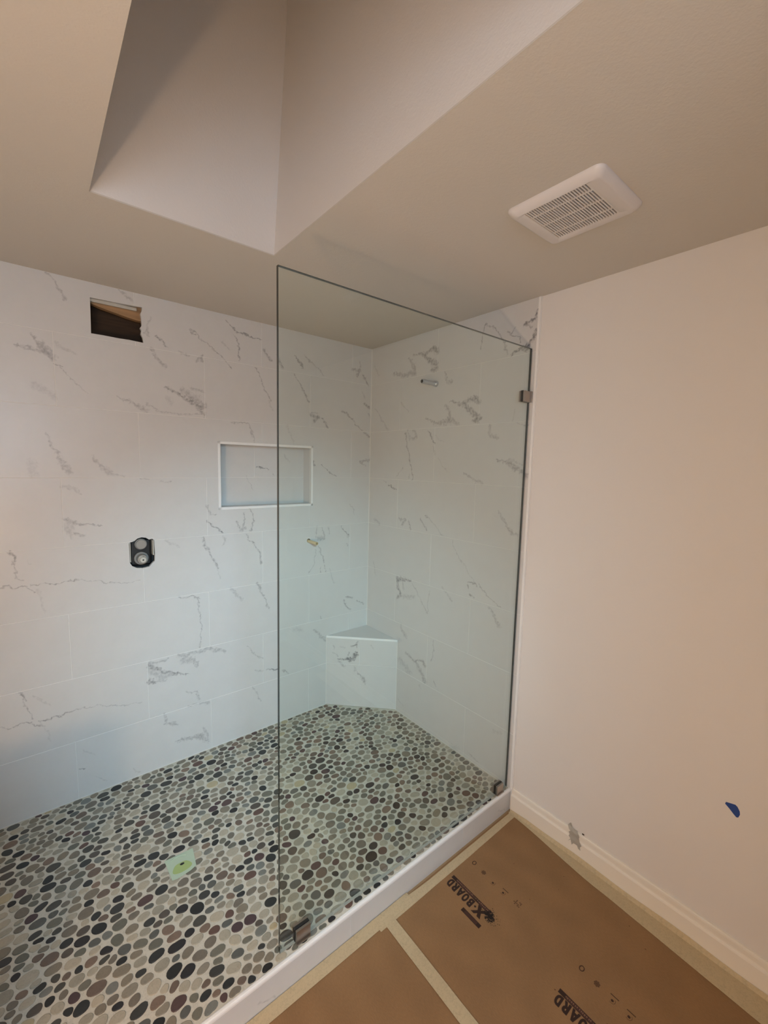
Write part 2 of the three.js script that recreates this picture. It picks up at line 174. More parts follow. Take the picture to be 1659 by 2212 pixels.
// ------------------------------------------------------------------ materials
const std = (c, o = {}) => new THREE.MeshStandardMaterial({ color: lin(...c), roughness: 0.6, ...o });
const phys = (c, o = {}) => new THREE.MeshPhysicalMaterial({ color: lin(...c), ...o });
const rep = (t, k) => { const q = t.clone(); q.repeat.set(k, k); q.needsUpdate = true; return q; };
const M = {
  tileA: std([1, 1, 1], { map: texA, roughness: 0.33 }), tileB: std([1, 1, 1], { map: texB, roughness: 0.33 }),
  tileBench: std([1, 1, 1], { map: texBench, roughness: 0.33 }), tileNiche: std([1, 1, 1], { map: texNiche, roughness: 0.33 }),
  tilePlain: std(TILE, { roughness: 0.33 }),
  grout: std([0.85, 0.84, 0.82], { roughness: 0.9 }), pebbleGrout: std([0.66, 0.63, 0.545], { roughness: 0.9, map: rep(speck, 6) }),
  trimWhite: std([0.92, 0.915, 0.905], { roughness: 0.35 }), caulk: std([0.82, 0.81, 0.78], { roughness: 0.5 }),
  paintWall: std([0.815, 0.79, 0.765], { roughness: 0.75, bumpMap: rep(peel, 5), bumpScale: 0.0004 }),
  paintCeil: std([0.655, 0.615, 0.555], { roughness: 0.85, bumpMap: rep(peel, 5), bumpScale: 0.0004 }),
  paintTrim: std([0.90, 0.855, 0.775], { roughness: 0.4 }), plastic: std([0.74, 0.70, 0.68], { roughness: 0.42 }),
  fanDark: std([0.42, 0.41, 0.40], { roughness: 0.8 }),
  board: std([0.35, 0.235, 0.125], { roughness: 0.9 }), kraft: std([0.36, 0.26, 0.15], { roughness: 0.9, map: rep(speck, 4) }),
  tape: std([0.60, 0.49, 0.31], { roughness: 0.65, map: rep(speck, 8) }), subfloor: std([0.38, 0.27, 0.16], { roughness: 0.9 }),
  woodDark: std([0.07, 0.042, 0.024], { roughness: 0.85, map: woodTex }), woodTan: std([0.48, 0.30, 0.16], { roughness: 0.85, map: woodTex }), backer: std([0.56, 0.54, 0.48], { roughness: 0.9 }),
  cavity: std([0.05, 0.038, 0.03], { roughness: 0.95 }), black: std([0.012, 0.012, 0.014], { roughness: 0.45 }),
  brass: std([0.42, 0.40, 0.37], { roughness: 0.35, metalness: 0.6 }), greyPlastic: std([0.28, 0.275, 0.265], { roughness: 0.4 }), paleStem: std([0.62, 0.60, 0.54], { roughness: 0.4 }),
  steel: std([0.62, 0.65, 0.70], { roughness: 0.28, metalness: 1 }), nickel: std([0.40, 0.35, 0.31], { roughness: 0.32, metalness: 1 }), clampGasket: std([0.006, 0.005, 0.005], { roughness: 0.6 }),
  cpvc: std([0.72, 0.60, 0.36], { roughness: 0.45 }),
  glass: phys([0.968, 0.996, 0.982], { roughness: 0, transmission: 1, thickness: 0, ior: 1.5 }),
  seal: std([0.40, 0.41, 0.37], { roughness: 0.35 }),
  glassEdge: phys([0.012, 0.018, 0.015], { roughness: 0.15, clearcoat: 0.5 }),
  drainTape: phys([0.50, 0.62, 0.48], { roughness: 0.3 }), drainGreen: std([0.40, 0.52, 0.20], { roughness: 0.4 }),
  blueTape: std([0.02, 0.07, 0.30], { roughness: 0.6 }), clearTape: std([0.46, 0.44, 0.39], { roughness: 0.25 }),
  bulb: new THREE.MeshStandardMaterial({ color: 0xffffff, emissive: lin(1, 0.72, 0.45), emissiveIntensity: 3 }),
  pane: new THREE.MeshStandardMaterial({ color: 0xffffff, emissive: lin(0.80, 0.92, 1.0), emissiveIntensity: 0.6 }),
  addedFloodFace: new THREE.MeshStandardMaterial({ color: 0xffffff, emissive: lin(0.68, 0.92, 1.0), emissiveIntensity: 1.5 }),  // glowing front of the added fill light
  stand: std([0.03, 0.03, 0.03], { roughness: 0.5 }), roomFloor: std([0.36, 0.30, 0.22], { roughness: 0.8 }),
};

// ------------------------------------------------------------------ room sizes (metres; shower floor is y = 0, the room floor lies lower)
const FAN_HOLE = [-0.631, -0.435, 1.538, 1.727];
const YC = 2.35, YB = -0.105, XL = -2.6, ZF = 3.7, EDGE = 1.21, PAINT = 0.007;
const evaluator = new Evaluator(); evaluator.attributes = ['position', 'normal']; evaluator.useGroups = false;
function cut(geo, cutters) {
  let b = new Brush(geo.index ? geo.toNonIndexed() : geo); b.geometry.deleteAttribute('uv'); b.updateMatrixWorld();
  for (const c of cutters) { const k = new Brush(c); k.updateMatrixWorld(); b = evaluator.evaluate(b, k, SUBTRACTION); }
  return b.geometry;
}
const cutter = (pts, z0, z1) => { const g = new THREE.ExtrudeGeometry(poly(pts), { depth: z1 - z0, bevelEnabled: false }); g.deleteAttribute('uv'); return g.translate(0, 0, z0); };

// openings in the left tiled wall
const NICHE = { x0: -1.000, x1: -0.449, y0: 1.345, y1: 1.689, d: 0.095 };
const DUCT = [[-1.545, 2.136], [-1.50, 2.1365], [-1.44, 2.135], [-1.40, 2.1365], [-1.342, 2.134], [-1.345, 2.158], [-1.352, 2.172], [-1.349, 2.188], [-1.354, 2.199], [-1.347, 2.21], [-1.348, 2.24], [-1.351, 2.262], [-1.345, 2.276], [-1.343, 2.293], [-1.37, 2.291], [-1.44, 2.288], [-1.50, 2.287], [-1.543, 2.286]];
const VALVE = [[-1.4345, 1.19], [-1.433, 1.10], [-1.424, 1.082], [-1.405, 1.071], [-1.378, 1.067], [-1.350, 1.071], [-1.338, 1.086], [-1.326, 1.096], [-1.3235, 1.135], [-1.326, 1.20], [-1.334, 1.208], [-1.348, 1.205], [-1.362, 1.2155], [-1.380, 1.219], [-1.398, 1.2145], [-1.410, 1.204], [-1.420, 1.200], [-1.432, 1.198]];
const SPOUT = Array.from({ length: 20 }, (_, i) => [-0.4655 + 0.0125 * Math.cos(i * Math.PI / 10), 1.118 + 0.0125 * Math.sin(i * Math.PI / 10)]);

// ------------------------------------------------------------------ left tiled wall (behind the shower)
const wallBack = struct('wall_back', 'white marble-look tiled shower wall with a niche and an open duct hole', 'wall');
{
  const outer = poly(rectPts(XL, 0.0, -0.10, YC)); outer.holes.push(path([...rectPts(NICHE.x0 + 0.004, NICHE.x1 - 0.004, NICHE.y0 + 0.004, NICHE.y1 - 0.004)].reverse()), path([...DUCT].reverse()), path([...VALVE].reverse()), path([...SPOUT].reverse()));
  mesh('backer_board', new THREE.ExtrudeGeometry(outer, { depth: 0.014, bevelEnabled: false }).translate(0, 0, -0.0151), M.grout, wallBack);
  mesh('wall_core', box(XL - 0.1, 0.2, -0.2, YC + 0.12, -0.30, -0.14), M.cavity, wallBack);
  const rows = [2.35, 2.116, 1.811, 1.506, 1.201, 0.896, 0.591, 0.286, 0.0], G = 0.0010;
  const cutters = [cutter(rectPts(NICHE.x0 + 0.003, NICHE.x1 - 0.003, NICHE.y0 + 0.003, NICHE.y1 - 0.003), -0.02, 0.02), cutter(DUCT, -0.02, 0.02), cutter(VALVE, -0.02, 0.02), cutter(SPOUT, -0.02, 0.02)];
  const ext = [[NICHE.x0, NICHE.x1, NICHE.y0, NICHE.y1], [-1.56, -1.33, 2.12, 2.31], [-1.44, -1.315, 1.06, 1.225], [-0.48, -0.45, 1.1, 1.135]];
  for (let r = 0; r < 8; r++) {
    const js = [0]; for (let k = r % 2; k < 9; k += 2) { const x = -0.1553 - 0.305 * k; if (x > XL + 0.05) js.push(x); } js.push(XL);
    for (let i = 0; i < js.length - 1; i++) {
      const x1 = js[i] - G, x0 = js[i + 1] + G, y0 = rows[r + 1] + (r === 7 ? 0.001 : G), y1 = rows[r] - G;
      let g = tileGeo(x0, x1, y0, y1);
      const hits = cutters.filter((_, k) => x0 < ext[k][1] && x1 > ext[k][0] && y0 < ext[k][3] && y1 > ext[k][2]);
      if (hits.length) g = cut(g, hits);
      planarUV(g, (x) => (x - A_U0) / -A_U0, (x, y) => y / MARBLE_SPAN);
      mesh('tile', g, M.tileA, wallBack);
    }
  }
  mesh('corner_caulk', cylBetween([-0.001, 0.478, 0.001], [-0.001, YC, 0.001], 0.0022, 0.0022, 8), M.caulk, wallBack);
  // niche: box lining, back tiles and the white edge profile round the opening
  const niche = group('niche', { label: 'recessed shower niche with white edge trim' }, wallBack);
  const N = NICHE, zb = -N.d;
  mesh('niche_shell', mergeGeometries([box(N.x0 - 0.01, N.x1 + 0.01, N.y0 - 0.01, N.y1 + 0.01, zb - 0.02, zb - 0.0012)]), M.grout, niche);
  const bt = (x0, x1, y0, y1) => { const g = tileGeo(x0, x1, y0, y1, 0.006).translate(0, 0, zb); planarUV(g, (x) => (x - N.x0) / 0.58, (x, y) => (y - N.y0) / 0.37); mesh('tile', g, M.tileNiche, niche); };
  bt(N.x0, N.x1, N.y0, 1.5047); bt(N.x0, -0.7723, 1.5073, N.y1); bt(-0.7697, N.x1, 1.5073, N.y1);
  mesh('side_tile', rbox(N.x0 - 0.007, N.x0 + 0.003, N.y0, N.y1, zb, 0), M.tilePlain, niche);
  mesh('side_tile', rbox(N.x1 - 0.003, N.x1 + 0.007, N.y0, N.y1, zb, 0), M.tilePlain, niche);
  mesh('shelf_tile', rbox(N.x0, N.x1, N.y0 - 0.007, N.y0 + 0.003, zb, 0), M.tilePlain, niche);
  mesh('top_tile', rbox(N.x0, N.x1, N.y1 - 0.003, N.y1 + 0.007, zb, 0), M.tilePlain, niche);
  const e = 0.010, p = 0.0022;
  mesh('edge_trim', rbox(N.x0 - e, N.x0 + 0.003, N.y0 - e, N.y1 + e, -0.006, p), M.trimWhite, niche);
  mesh('edge_trim', rbox(N.x1 - 0.003, N.x1 + e, N.y0 - e, N.y1 + e, -0.006, p), M.trimWhite, niche);
  mesh('edge_trim', rbox(N.x0 - e, N.x1 + e, N.y0 - e, N.y0 + 0.003, -0.006, p), M.trimWhite, niche);
  mesh('edge_trim', rbox(N.x0 - e, N.x1 + e, N.y1 - 0.003, N.y1 + e, -0.006, p), M.trimWhite, niche);
  // cut edge of the backer board that shows along the top of the duct hole
  mesh('backer_edge', rbox(-1.543, -1.362, 2.2755, 2.2895, -0.028, -0.0165, 0.002), M.backer, wallBack);
}
// things inside the wall cavity
{
  const stud = thing('wall_stud', 'dark wooden framing visible inside the square hole in the tiled wall', 'wood');
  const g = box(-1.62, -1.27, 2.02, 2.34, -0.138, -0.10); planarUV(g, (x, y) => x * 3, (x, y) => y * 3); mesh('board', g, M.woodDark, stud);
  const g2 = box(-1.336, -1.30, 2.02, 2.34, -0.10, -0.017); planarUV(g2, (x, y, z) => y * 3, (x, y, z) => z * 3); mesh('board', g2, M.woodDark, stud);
  const header = thing('wooden_header', 'tan wooden strip along the top of the square hole in the tiled wall', 'wood');
  const pts = [[-1.60, 2.33], [-1.29, 2.33], [-1.29, 2.236], [-1.36, 2.238], [-1.40, 2.243], [-1.44, 2.251], [-1.50, 2.261], [-1.53, 2.269], [-1.545, 2.276], [-1.60, 2.282]].reverse();
  const h = new THREE.ExtrudeGeometry(poly(pts), { depth: 0.03, bevelEnabled: false }).translate(0, 0, -0.062); planarUV(h, (x, y) => x * 3, (x, y) => y * 3 + 0.3); mesh('plank', h, M.woodTan, header);
}
{
  const v = thing('shower_valve', 'black rough-in shower valve with two grey stems in the wall opening', 'valve');
  mesh('valve_body', mergeGeometries([rbox(-1.46, -1.30, 1.03, 1.25, -0.08, -0.05, 0.004)]), M.black, v);
  mesh('mounting_block', rbox(-1.427, -1.333, 1.075, 1.205, -0.05, -0.026, 0.012, 3), M.black, v);
  mesh('bracket', rbox(-1.4315, -1.4265, 1.10, 1.196, -0.05, -0.006, 0.001), M.backer, v);
  mesh('bracket', rbox(-1.3315, -1.3265, 1.125, 1.2, -0.05, -0.006, 0.001), M.backer, v);
  const ring = (x, y, r, z0, z1) => new THREE.LatheGeometry([[0, z0], [r, z0], [r, z1 - 0.003], [r - 0.003, z1], [r * 0.8, z1], [r * 0.78, z1 - 0.004], [0, z1 - 0.004]].map((q) => new THREE.Vector2(q[0], q[1])), 32).rotateX(Math.PI / 2).translate(x, y, 0);
  const up = mesh('upper_stem', ring(-1.381, 1.183, 0.0275, -0.03, -0.014), M.greyPlastic, v); up.userData.label = 'round grey upper valve cap';
  mesh('cap_face', new THREE.CylinderGeometry(0.0215, 0.0215, 0.006, 32).rotateX(Math.PI / 2).translate(-1.381, 1.183, -0.014), M.brass, up);
  const lo = mesh('lower_stem', ring(-1.381, 1.113, 0.032, -0.03, -0.012), M.greyPlastic, v); lo.userData.label = 'pale lower valve stem standing proud';
  mesh('stem_sleeve', cylBetween([-1.381, 1.113, -0.02], [-1.381, 1.113, 0.012], 0.023, 0.021, 28), M.brass, lo);
  mesh('stem_tip', cylBetween([-1.381, 1.113, 0.012], [-1.381, 1.113, 0.030], 0.0145, 0.013, 24), M.paleStem, lo);
  mesh('screw', cylBetween([-1.381, 1.113, 0.030], [-1.381, 1.113, 0.0308], 0.0035, 0.0035, 12), M.black, lo);
}
{
  const t = thing('pipe_stub', 'short cream plastic pipe stub poking out of the tiled wall below the niche', 'pipe');
  const a = [-0.4655, 1.1165, -0.10], b = [-0.4655, 1.1145, 0.10];
  mesh('pipe', mergeGeometries([cylBetween(a, b, 0.0095, 0.0095, 24, true), cylBetween(a, b, 0.0075, 0.0075, 24, true), new THREE.RingGeometry(0.0075, 0.0095, 24).translate(b[0], b[1], b[2])].map((g) => { const q = g.toNonIndexed(); q.deleteAttribute('uv'); return q; })), M.cpvc, t);
  mesh('wall_hole', new THREE.CylinderGeometry(0.0124, 0.0124, 0.012, 24, 1, true).rotateX(Math.PI / 2).translate(-0.4655, 1.118, -0.0075), M.cavity, t);
}

// ------------------------------------------------------------------ end wall: tiled in the shower, painted in the room
const wallRight = struct('wall_right', 'end wall, marble-look tile in the shower and pale painted plaster outside it', 'wall');
{
  mesh('painted_plaster', box(PAINT, 0.15, -0.2, YC + 0.12, 1.219, ZF + 0.1), M.paintWall, wallRight);
  const tg = group('tiled_part', {}, wallRight); tg.rotation.y = -Math.PI / 2;   // local x runs along +z of the room, local z points into the room
  mesh('grout', box(-0.3, 1.2185, -0.2, YC + 0.12, -0.15, -0.0011), M.grout, tg);
  const rows = [2.35, 2.116, 1.811, 1.506, 1.201, 0.896, 0.591, 0.286, 0.0], G = 0.0010;
  for (let r = 0; r < 8; r++) {
    const js = r % 2 ? [0, 0.2934, 0.9034, 1.2075] : [0, 0.5984, 1.2075];
    for (let i = 0; i < js.length - 1; i++) {
      const g = tileGeo(js[i] + G, js[i + 1] - (i === js.length - 2 ? 0 : G), rows[r + 1] + (r === 7 ? 0.001 : G), rows[r] - G);
      planarUV(g, (x) => x / B_U1, (x, y) => y / MARBLE_SPAN); mesh('tile', g, M.tileB, tg);
    }
  }
}
{
  const t = struct('trim_1', 'white vertical edge profile where the shower tile meets the painted wall', 'trim');
  mesh('edge_profile', rbox(-0.0012, PAINT + 0.004, 0.0, YC, 1.2078, 1.2195, 0.0011, 3), M.trimWhite, t);
  mesh('caulk_bead', cylBetween([PAINT, 0.01, 1.2205], [PAINT, YC, 1.2205], 0.0022, 0.0022, 8), M.caulk, t);
}
{
  const t = thing('shower_arm_stub', 'short capped steel pipe sticking out high on the tiled end wall', 'pipe');
  const y = 2.052, z = 0.597, tube = (x0, x1, r0, r1) => cylBetween([x0, y, z], [x1, y, z], r0, r1, 28, true);
  const clean = (gs) => mergeGeometries(gs.map((g) => { const q = g.index ? g.toNonIndexed() : g; q.deleteAttribute('uv'); return q; }));
  mesh('pipe', clean([tube(0, -0.112, 0.0125, 0.0125), tube(-0.02, -0.112, 0.0095, 0.0095), new THREE.RingGeometry(0.0095, 0.0125, 28).rotateY(-Math.PI / 2).translate(-0.112, y, z)]), M.steel, t);
  mesh('collar', clean([tube(0, -0.016, 0.0165, 0.0165), new THREE.RingGeometry(0.0125, 0.0165, 28).rotateY(-Math.PI / 2).translate(-0.016, y, z)]), M.steel, t);
  mesh('bore', new THREE.CircleGeometry(0.0095, 24).rotateY(-Math.PI / 2).translate(-0.085, y, z), M.black, t);
}

// ------------------------------------------------------------------ other walls, room floor
{
  const l = struct('wall_left', 'plain painted wall left of the shower, outside the view', 'wall');
  mesh('painted_plaster', box(XL - 0.12, XL, -0.2, YC + 0.12, -0.14, ZF + 0.1), M.paintWall, l);
  const f = struct('wall_front', 'low knee wall and sloped plaster behind the camera, outside the view', 'wall');
  mesh('painted_plaster', box(XL - 0.12, 0.15, -0.2, 0.9, ZF, ZF + 0.1), M.paintWall, f);
  const k = Math.tan(WIN.tilt), zt = ZF - (YC + 0.12 - 0.9) * k;
  mesh('sloped_plaster', new THREE.ExtrudeGeometry(poly([[-ZF, 0.9], [-ZF - 0.1, 0.9], [-zt - 0.1, YC + 0.12], [-zt, YC + 0.12]].reverse()), { depth: 2.87, bevelEnabled: false }).rotateY(Math.PI / 2).translate(XL - 0.12, 0, 0), M.paintWall, f);
  const w = struct('window_1', 'bright roof window in the sloped plaster behind the camera', 'window');
  w.position.set(WIN.x, WIN.y, WIN.z); w.rotation.x = WIN.tilt;
  mesh('pane', box(-WIN.w / 2, WIN.w / 2, -WIN.h / 2, WIN.h / 2, -0.022, -0.016), M.pane, w);
  for (const sx of [-1, 1]) mesh('window_frame', box(sx * WIN.w / 2 - 0.02, sx * WIN.w / 2 + 0.02, -WIN.h / 2 - 0.02, WIN.h / 2 + 0.02, -0.035, 0.0), M.paintTrim, w);
  for (const sy of [-1, 1]) mesh('window_frame', box(-WIN.w / 2, WIN.w / 2, sy * WIN.h / 2 - 0.02, sy * WIN.h / 2 + 0.02, -0.035, 0.0), M.paintTrim, w);
  const pt = struct('wall_added_block', 'short unseen partition behind the camera, added to block the window light', 'wall');  // added out of view to keep window light off the painted wall
  mesh('painted_plaster', box(-1.2, -1.1, YB, YC, 2.62, ZF), M.paintWall, pt);
  const kn = struct('wall_added_knee', 'low unseen knee wall added to shade the lower left of the tiled wall', 'wall');  // added out of view to shade the foot of the tiled wall
  mesh('knee_core', box(XL, -1.965, 0.003, 0.70, 1.085, 1.185), M.grout, kn);
  mesh('knee_cap', rbox(XL, -1.955, 0.70, 0.72, 1.075, 1.195, 0.003), M.trimWhite, kn);
  const fl = struct('floor', 'room floor covered by brown protection board', 'floor');
  mesh('floor_slab', box(XL, 0.1, -0.25, YB - 0.003, EDGE, ZF), M.subfloor, fl);
}

// ------------------------------------------------------------------ ceiling with the light well
{
  const c = struct('ceiling', 'pale painted ceiling with a deep rectangular light well', 'ceiling');
  const W0 = { x0: -1.61, x1: -1.045, z0: 0.762, z1: 2.15, top: 3.36 };
  const s = poly(rectPts(XL - 0.12, 0.15, -0.14, ZF + 0.1)); s.holes.push(path(rectPts(W0.x0, W0.x1, W0.z0, W0.z1).reverse()), path(rectPts(...FAN_HOLE).reverse()));
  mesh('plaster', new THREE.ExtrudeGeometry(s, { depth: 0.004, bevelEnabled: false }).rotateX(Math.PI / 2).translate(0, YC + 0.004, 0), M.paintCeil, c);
  const s2 = poly(rectPts(XL - 0.12, 0.15, -0.14, ZF + 0.1)); s2.holes.push(path(rectPts(W0.x0 - 0.06, W0.x1 + 0.17, W0.z0 - 0.06, W0.z1 + 0.06).reverse()), path(rectPts(FAN_HOLE[0] - 0.004, FAN_HOLE[1] + 0.004, FAN_HOLE[2] - 0.004, FAN_HOLE[3] + 0.004).reverse()));
  mesh('ceiling_joists', new THREE.ExtrudeGeometry(s2, { depth: 0.1, bevelEnabled: false }).rotateX(Math.PI / 2).translate(0, YC + 0.106, 0), M.cavity, c);
  const well = group('light_well', { label: 'deep plastered light well shaft' }, c);
  const lean = 0.055;                                                        // the right-hand side opens a little towards the top
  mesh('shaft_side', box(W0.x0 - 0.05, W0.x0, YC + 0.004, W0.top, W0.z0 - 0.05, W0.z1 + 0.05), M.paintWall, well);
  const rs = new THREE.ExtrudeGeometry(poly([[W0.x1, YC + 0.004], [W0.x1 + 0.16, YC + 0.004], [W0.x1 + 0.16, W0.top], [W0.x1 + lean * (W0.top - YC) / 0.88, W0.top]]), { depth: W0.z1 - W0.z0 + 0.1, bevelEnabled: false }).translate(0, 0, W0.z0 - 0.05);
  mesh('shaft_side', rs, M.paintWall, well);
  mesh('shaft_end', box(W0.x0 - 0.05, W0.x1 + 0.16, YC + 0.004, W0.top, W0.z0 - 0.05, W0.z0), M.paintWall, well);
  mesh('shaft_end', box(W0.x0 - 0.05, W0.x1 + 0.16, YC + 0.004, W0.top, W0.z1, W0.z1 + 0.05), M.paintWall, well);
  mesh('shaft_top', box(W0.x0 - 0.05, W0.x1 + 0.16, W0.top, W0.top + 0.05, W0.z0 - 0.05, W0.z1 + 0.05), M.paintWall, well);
}

// ------------------------------------------------------------------ shower floor: sliced pebbles in grout
{
  const f = struct('floor_shower', 'raised shower floor of mixed sliced pebbles set in pale grout', 'floor');
  const gg = box(XL, 0.0, -0.24, -0.0014, 0.0, EDGE - 0.0075); planarUV(gg, (x, y, z) => x, (x, y, z) => z);
  mesh('grout_bed', gg, M.pebbleGrout, f);
  const R = rng(77), X0 = XL + 0.004, X1 = -0.004, Z0 = 0.004, Z1 = EDGE - 0.012, ST = 1.24, dmin = 0.0322;
  const inBench = (x, z) => z - x < 0.34 + 0.006 && x > -0.34 && z < 0.34;
  // dart throwing in a space squeezed along x, so that the stones lie along the wall
  const cell = dmin / 1.5, key = (x, z) => Math.floor(x / cell) * 5000 + Math.floor(z / cell), grid = new Map(); let P = [];
  const near = (x, z, rad, fn) => { const k = Math.ceil(rad / cell), cx = Math.floor(x / cell), cz = Math.floor(z / cell); for (let i = -k; i <= k; i++) for (let j = -k; j <= k; j++) { const l = grid.get((cx + i) * 5000 + cz + j); if (l) for (const q of l) fn(q); } };
  const put = (p) => { const k = key(p.x, p.z); if (!grid.has(k)) grid.set(k, []); grid.get(k).push(p); P.push(p); };
  for (let n = 0; n < 90000; n++) {
    const x = (X0 + (X1 - X0) * R()) / ST, z = Z0 + (Z1 - Z0) * R(), s = 0.56 + 0.70 * Math.pow(R(), 0.9); let ok = true;
    near(x, z, dmin * 1.3, (q) => { if (Math.hypot(q.x - x, q.z - z) < dmin * 0.5 * (q.s + s)) ok = false; });
    if (ok) put({ x, z, s });
  }
  const clip = (pl, mx, mz, nx, nz) => { const out = []; for (let i = 0; i < pl.length; i++) { const a = pl[i], b = pl[(i + 1) % pl.length], da = (a[0] - mx) * nx + (a[1] - mz) * nz, db = (b[0] - mx) * nx + (b[1] - mz) * nz; if (da <= 0) out.push(a); if (da * db < 0) { const t = da / (da - db); out.push([a[0] + t * (b[0] - a[0]), a[1] + t * (b[1] - a[1])]); } } return out; };
  const cellOf = (p) => {
    let pl = [[p.x - 0.06, p.z - 0.06], [p.x + 0.06, p.z - 0.06], [p.x + 0.06, p.z + 0.06], [p.x - 0.06, p.z + 0.06]];
    for (const [mx, mz, nx, nz] of [[X0 / ST, 0, -1, 0], [X1 / ST, 0, 1, 0], [0, Z0, 0, -1], [0, Z1, 0, 1]]) pl = clip(pl, mx, mz, nx, nz);
    near(p.x, p.z, 0.085, (q) => { if (q === p) return; const dx = q.x - p.x, dz = q.z - p.z, l = Math.hypot(dx, dz); if (l > 0.085) return; const w = 0.5 + 0.5 * (p.s - q.s) / (p.s + q.s) * 0.8; pl = clip(pl, p.x + dx * w, p.z + dz * w, dx / l, dz / l); });
    return pl;
  };
  const center = (pl) => { let a = 0, cx = 0, cz = 0; for (let i = 0; i < pl.length; i++) { const [x0, z0] = pl[i], [x1, z1] = pl[(i + 1) % pl.length], k = x0 * z1 - x1 * z0; a += k; cx += (x0 + x1) * k; cz += (z0 + z1) * k; } return [cx / (3 * a), cz / (3 * a), Math.abs(a / 2)]; };
  for (let it = 0; it < 2; it++) {
    const moved = P.map((p) => { const pl = cellOf(p); if (pl.length < 3) return p; const [cx, cz] = center(pl); return { x: p.x + (cx - p.x) * 0.5, z: p.z + (cz - p.z) * 0.5, s: p.s }; });
    grid.clear(); P = []; moved.forEach(put);
  }
  // colours of the stones
  const TONES = [[.25, .215, .16], [.22, .19, .145], [.19, .165, .13], [.18, .172, .135], [.15, .148, .118], [.29, .26, .205], [.22, .155, .115], [.165, .12, .093], [.44, .40, .315], [.49, .435, .335], [.35, .325, .26], [.20, .205, .185], [.115, .118, .106], [.10, .083, .068], [.072, .068, .057], [.50, .42, .27]];
  const WT = [9, 9, 9, 8, 8, 9, 6, 6, 11, 9, 10, 7, 7, 7, 6, 2], WS = WT.reduce((a, b) => a + b);
  const DARK = [[.018, .018, .018], [.028, .03, .03], [.045, .045, .042], [.022, .02, .022]], MAROON = [[.10, .058, .055], [.075, .045, .05], [.13, .075, .06]];
  const all = [...TONES, ...DARK, ...MAROON], mats = all.map((c) => std(c, { roughness: 0.42, map: rep(speck, 9) }));
  const stones = [], v = new THREE.Vector3();
  const inDrain = (x, z) => Math.abs(x + 1.3925) < 0.05 && Math.abs(z - 0.645) < 0.05;
  for (const p of P) {
    const pl0 = cellOf(p); if (pl0.length < 3) continue;
    const pl = pl0.map(([x, z]) => [x * ST, z]), [cx, cz, area] = center(pl);
    if (area < 0.00014 || inBench(cx, cz) || inDrain(cx, cz)) continue;
    const n = 18, rad = [];
    for (let i = 0; i < n; i++) {
      const a = i / n * Math.PI * 2, dx = Math.cos(a), dz = Math.sin(a); let best = 0.1;
      for (let k = 0; k < pl.length; k++) { const [x0, z0] = pl[k], [x1, z1] = pl[(k + 1) % pl.length], ex = x1 - x0, ez = z1 - z0, den = dx * ez - dz * ex; if (Math.abs(den) < 1e-9) continue; const t = ((x0 - cx) * ez - (z0 - cz) * ex) / den, u = ((x0 - cx) * dz - (z0 - cz) * dx) / den; if (t > 0 && u >= -1e-6 && u <= 1 + 1e-6) best = Math.min(best, t); }
      rad.push(best);
    }
    const k0 = 0.93 - 0.10 * R(); let q = rad.map((r) => Math.max(r - 0.0013, r * 0.7) * k0);
    // round the corners: low-pass the outline, but never outside the cell
    for (let it = 0; it < 3; it++) q = q.map((r, i) => Math.min(rad[i] - 0.0008, 0.5 * r + 0.25 * (q[(i + 1) % n] + q[(i + n - 1) % n])));
    // squeeze across a random axis (most stones lie along the wall), which also opens the joints here and there
    const ax = (R() < 0.6 ? (R() - 0.5) * 0.9 : R() * Math.PI), sq = 0.72 + 0.28 * R();
    q = q.map((r, i) => { const a = i / n * Math.PI * 2 - ax, s2 = Math.sin(a) ** 2; return r / Math.sqrt(1 - s2 + s2 / (sq * sq)); });
    stones.push({ cx, cz, q, area, tone: -1 });
  }
  for (const s of stones) { let t = R() * WS, k = 0; while ((t -= WT[k]) > 0) k++; s.tone = k; if (R() < 0.035) s.tone = TONES.length + Math.floor(R() * 4); if (R() < 0.03) s.tone = TONES.length + 4 + Math.floor(R() * 3); }
  const mark = (spots, base, nn) => { for (let i = 0; i < spots.length; i += 2) { const x = spots[i] / 1000, z = spots[i + 1] / 1000; let b = null, bd = 0.035; for (const s of stones) { const dd = Math.hypot(s.cx - x, s.cz - z); if (dd < bd) { bd = dd; b = s; } } if (b) b.tone = base + (i / 2) % nn; } };
  mark(MAROON_SPOTS, TONES.length + 4, 3); mark(DARK_SPOTS, TONES.length, 4);
  const stoneGeo = (s) => {
    const top = 0.0006 + 0.0009 * ((s.cx * 971 + s.cz * 577) % 1 + 1) % 0.0009, ringAt = (k, y) => s.q.map((r, i) => { const a = -i / s.q.length * Math.PI * 2, rr = Math.max(r - k, r * 0.6); return [s.cx + Math.cos(a) * rr, y, s.cz - Math.sin(a) * rr]; });
    const q = s.q, ring = (k, y) => q.map((r, i) => { const a = i / q.length * Math.PI * 2, rr = Math.max(r - k, r * 0.6); return [s.cx + Math.cos(a) * rr, y, s.cz + Math.sin(a) * rr]; }).reverse();
    const g = loft([ring(0, -0.0035), ring(0, top - 0.0008), ring(0.0012, top)], false, true);
    return planarUV(g, (x) => x, (x, y, z) => z);
  };
  for (const s of stones) { v.set(s.cx, 0, s.cz).project(camera); const inView = Math.abs(v.x) < 1.02 && Math.abs(v.y) < 1.04 && v.z < 1; const d = Math.hypot(s.cx - camera.position.x, camera.position.y, s.cz - camera.position.z); s.score = inView ? s.area * camera.position.y / d ** 3 : 0; }
  stones.sort((a, b) => b.score - a.score);
  stones.slice(0, 300).forEach((s) => mesh('pebble', stoneGeo(s), mats[s.tone], f));
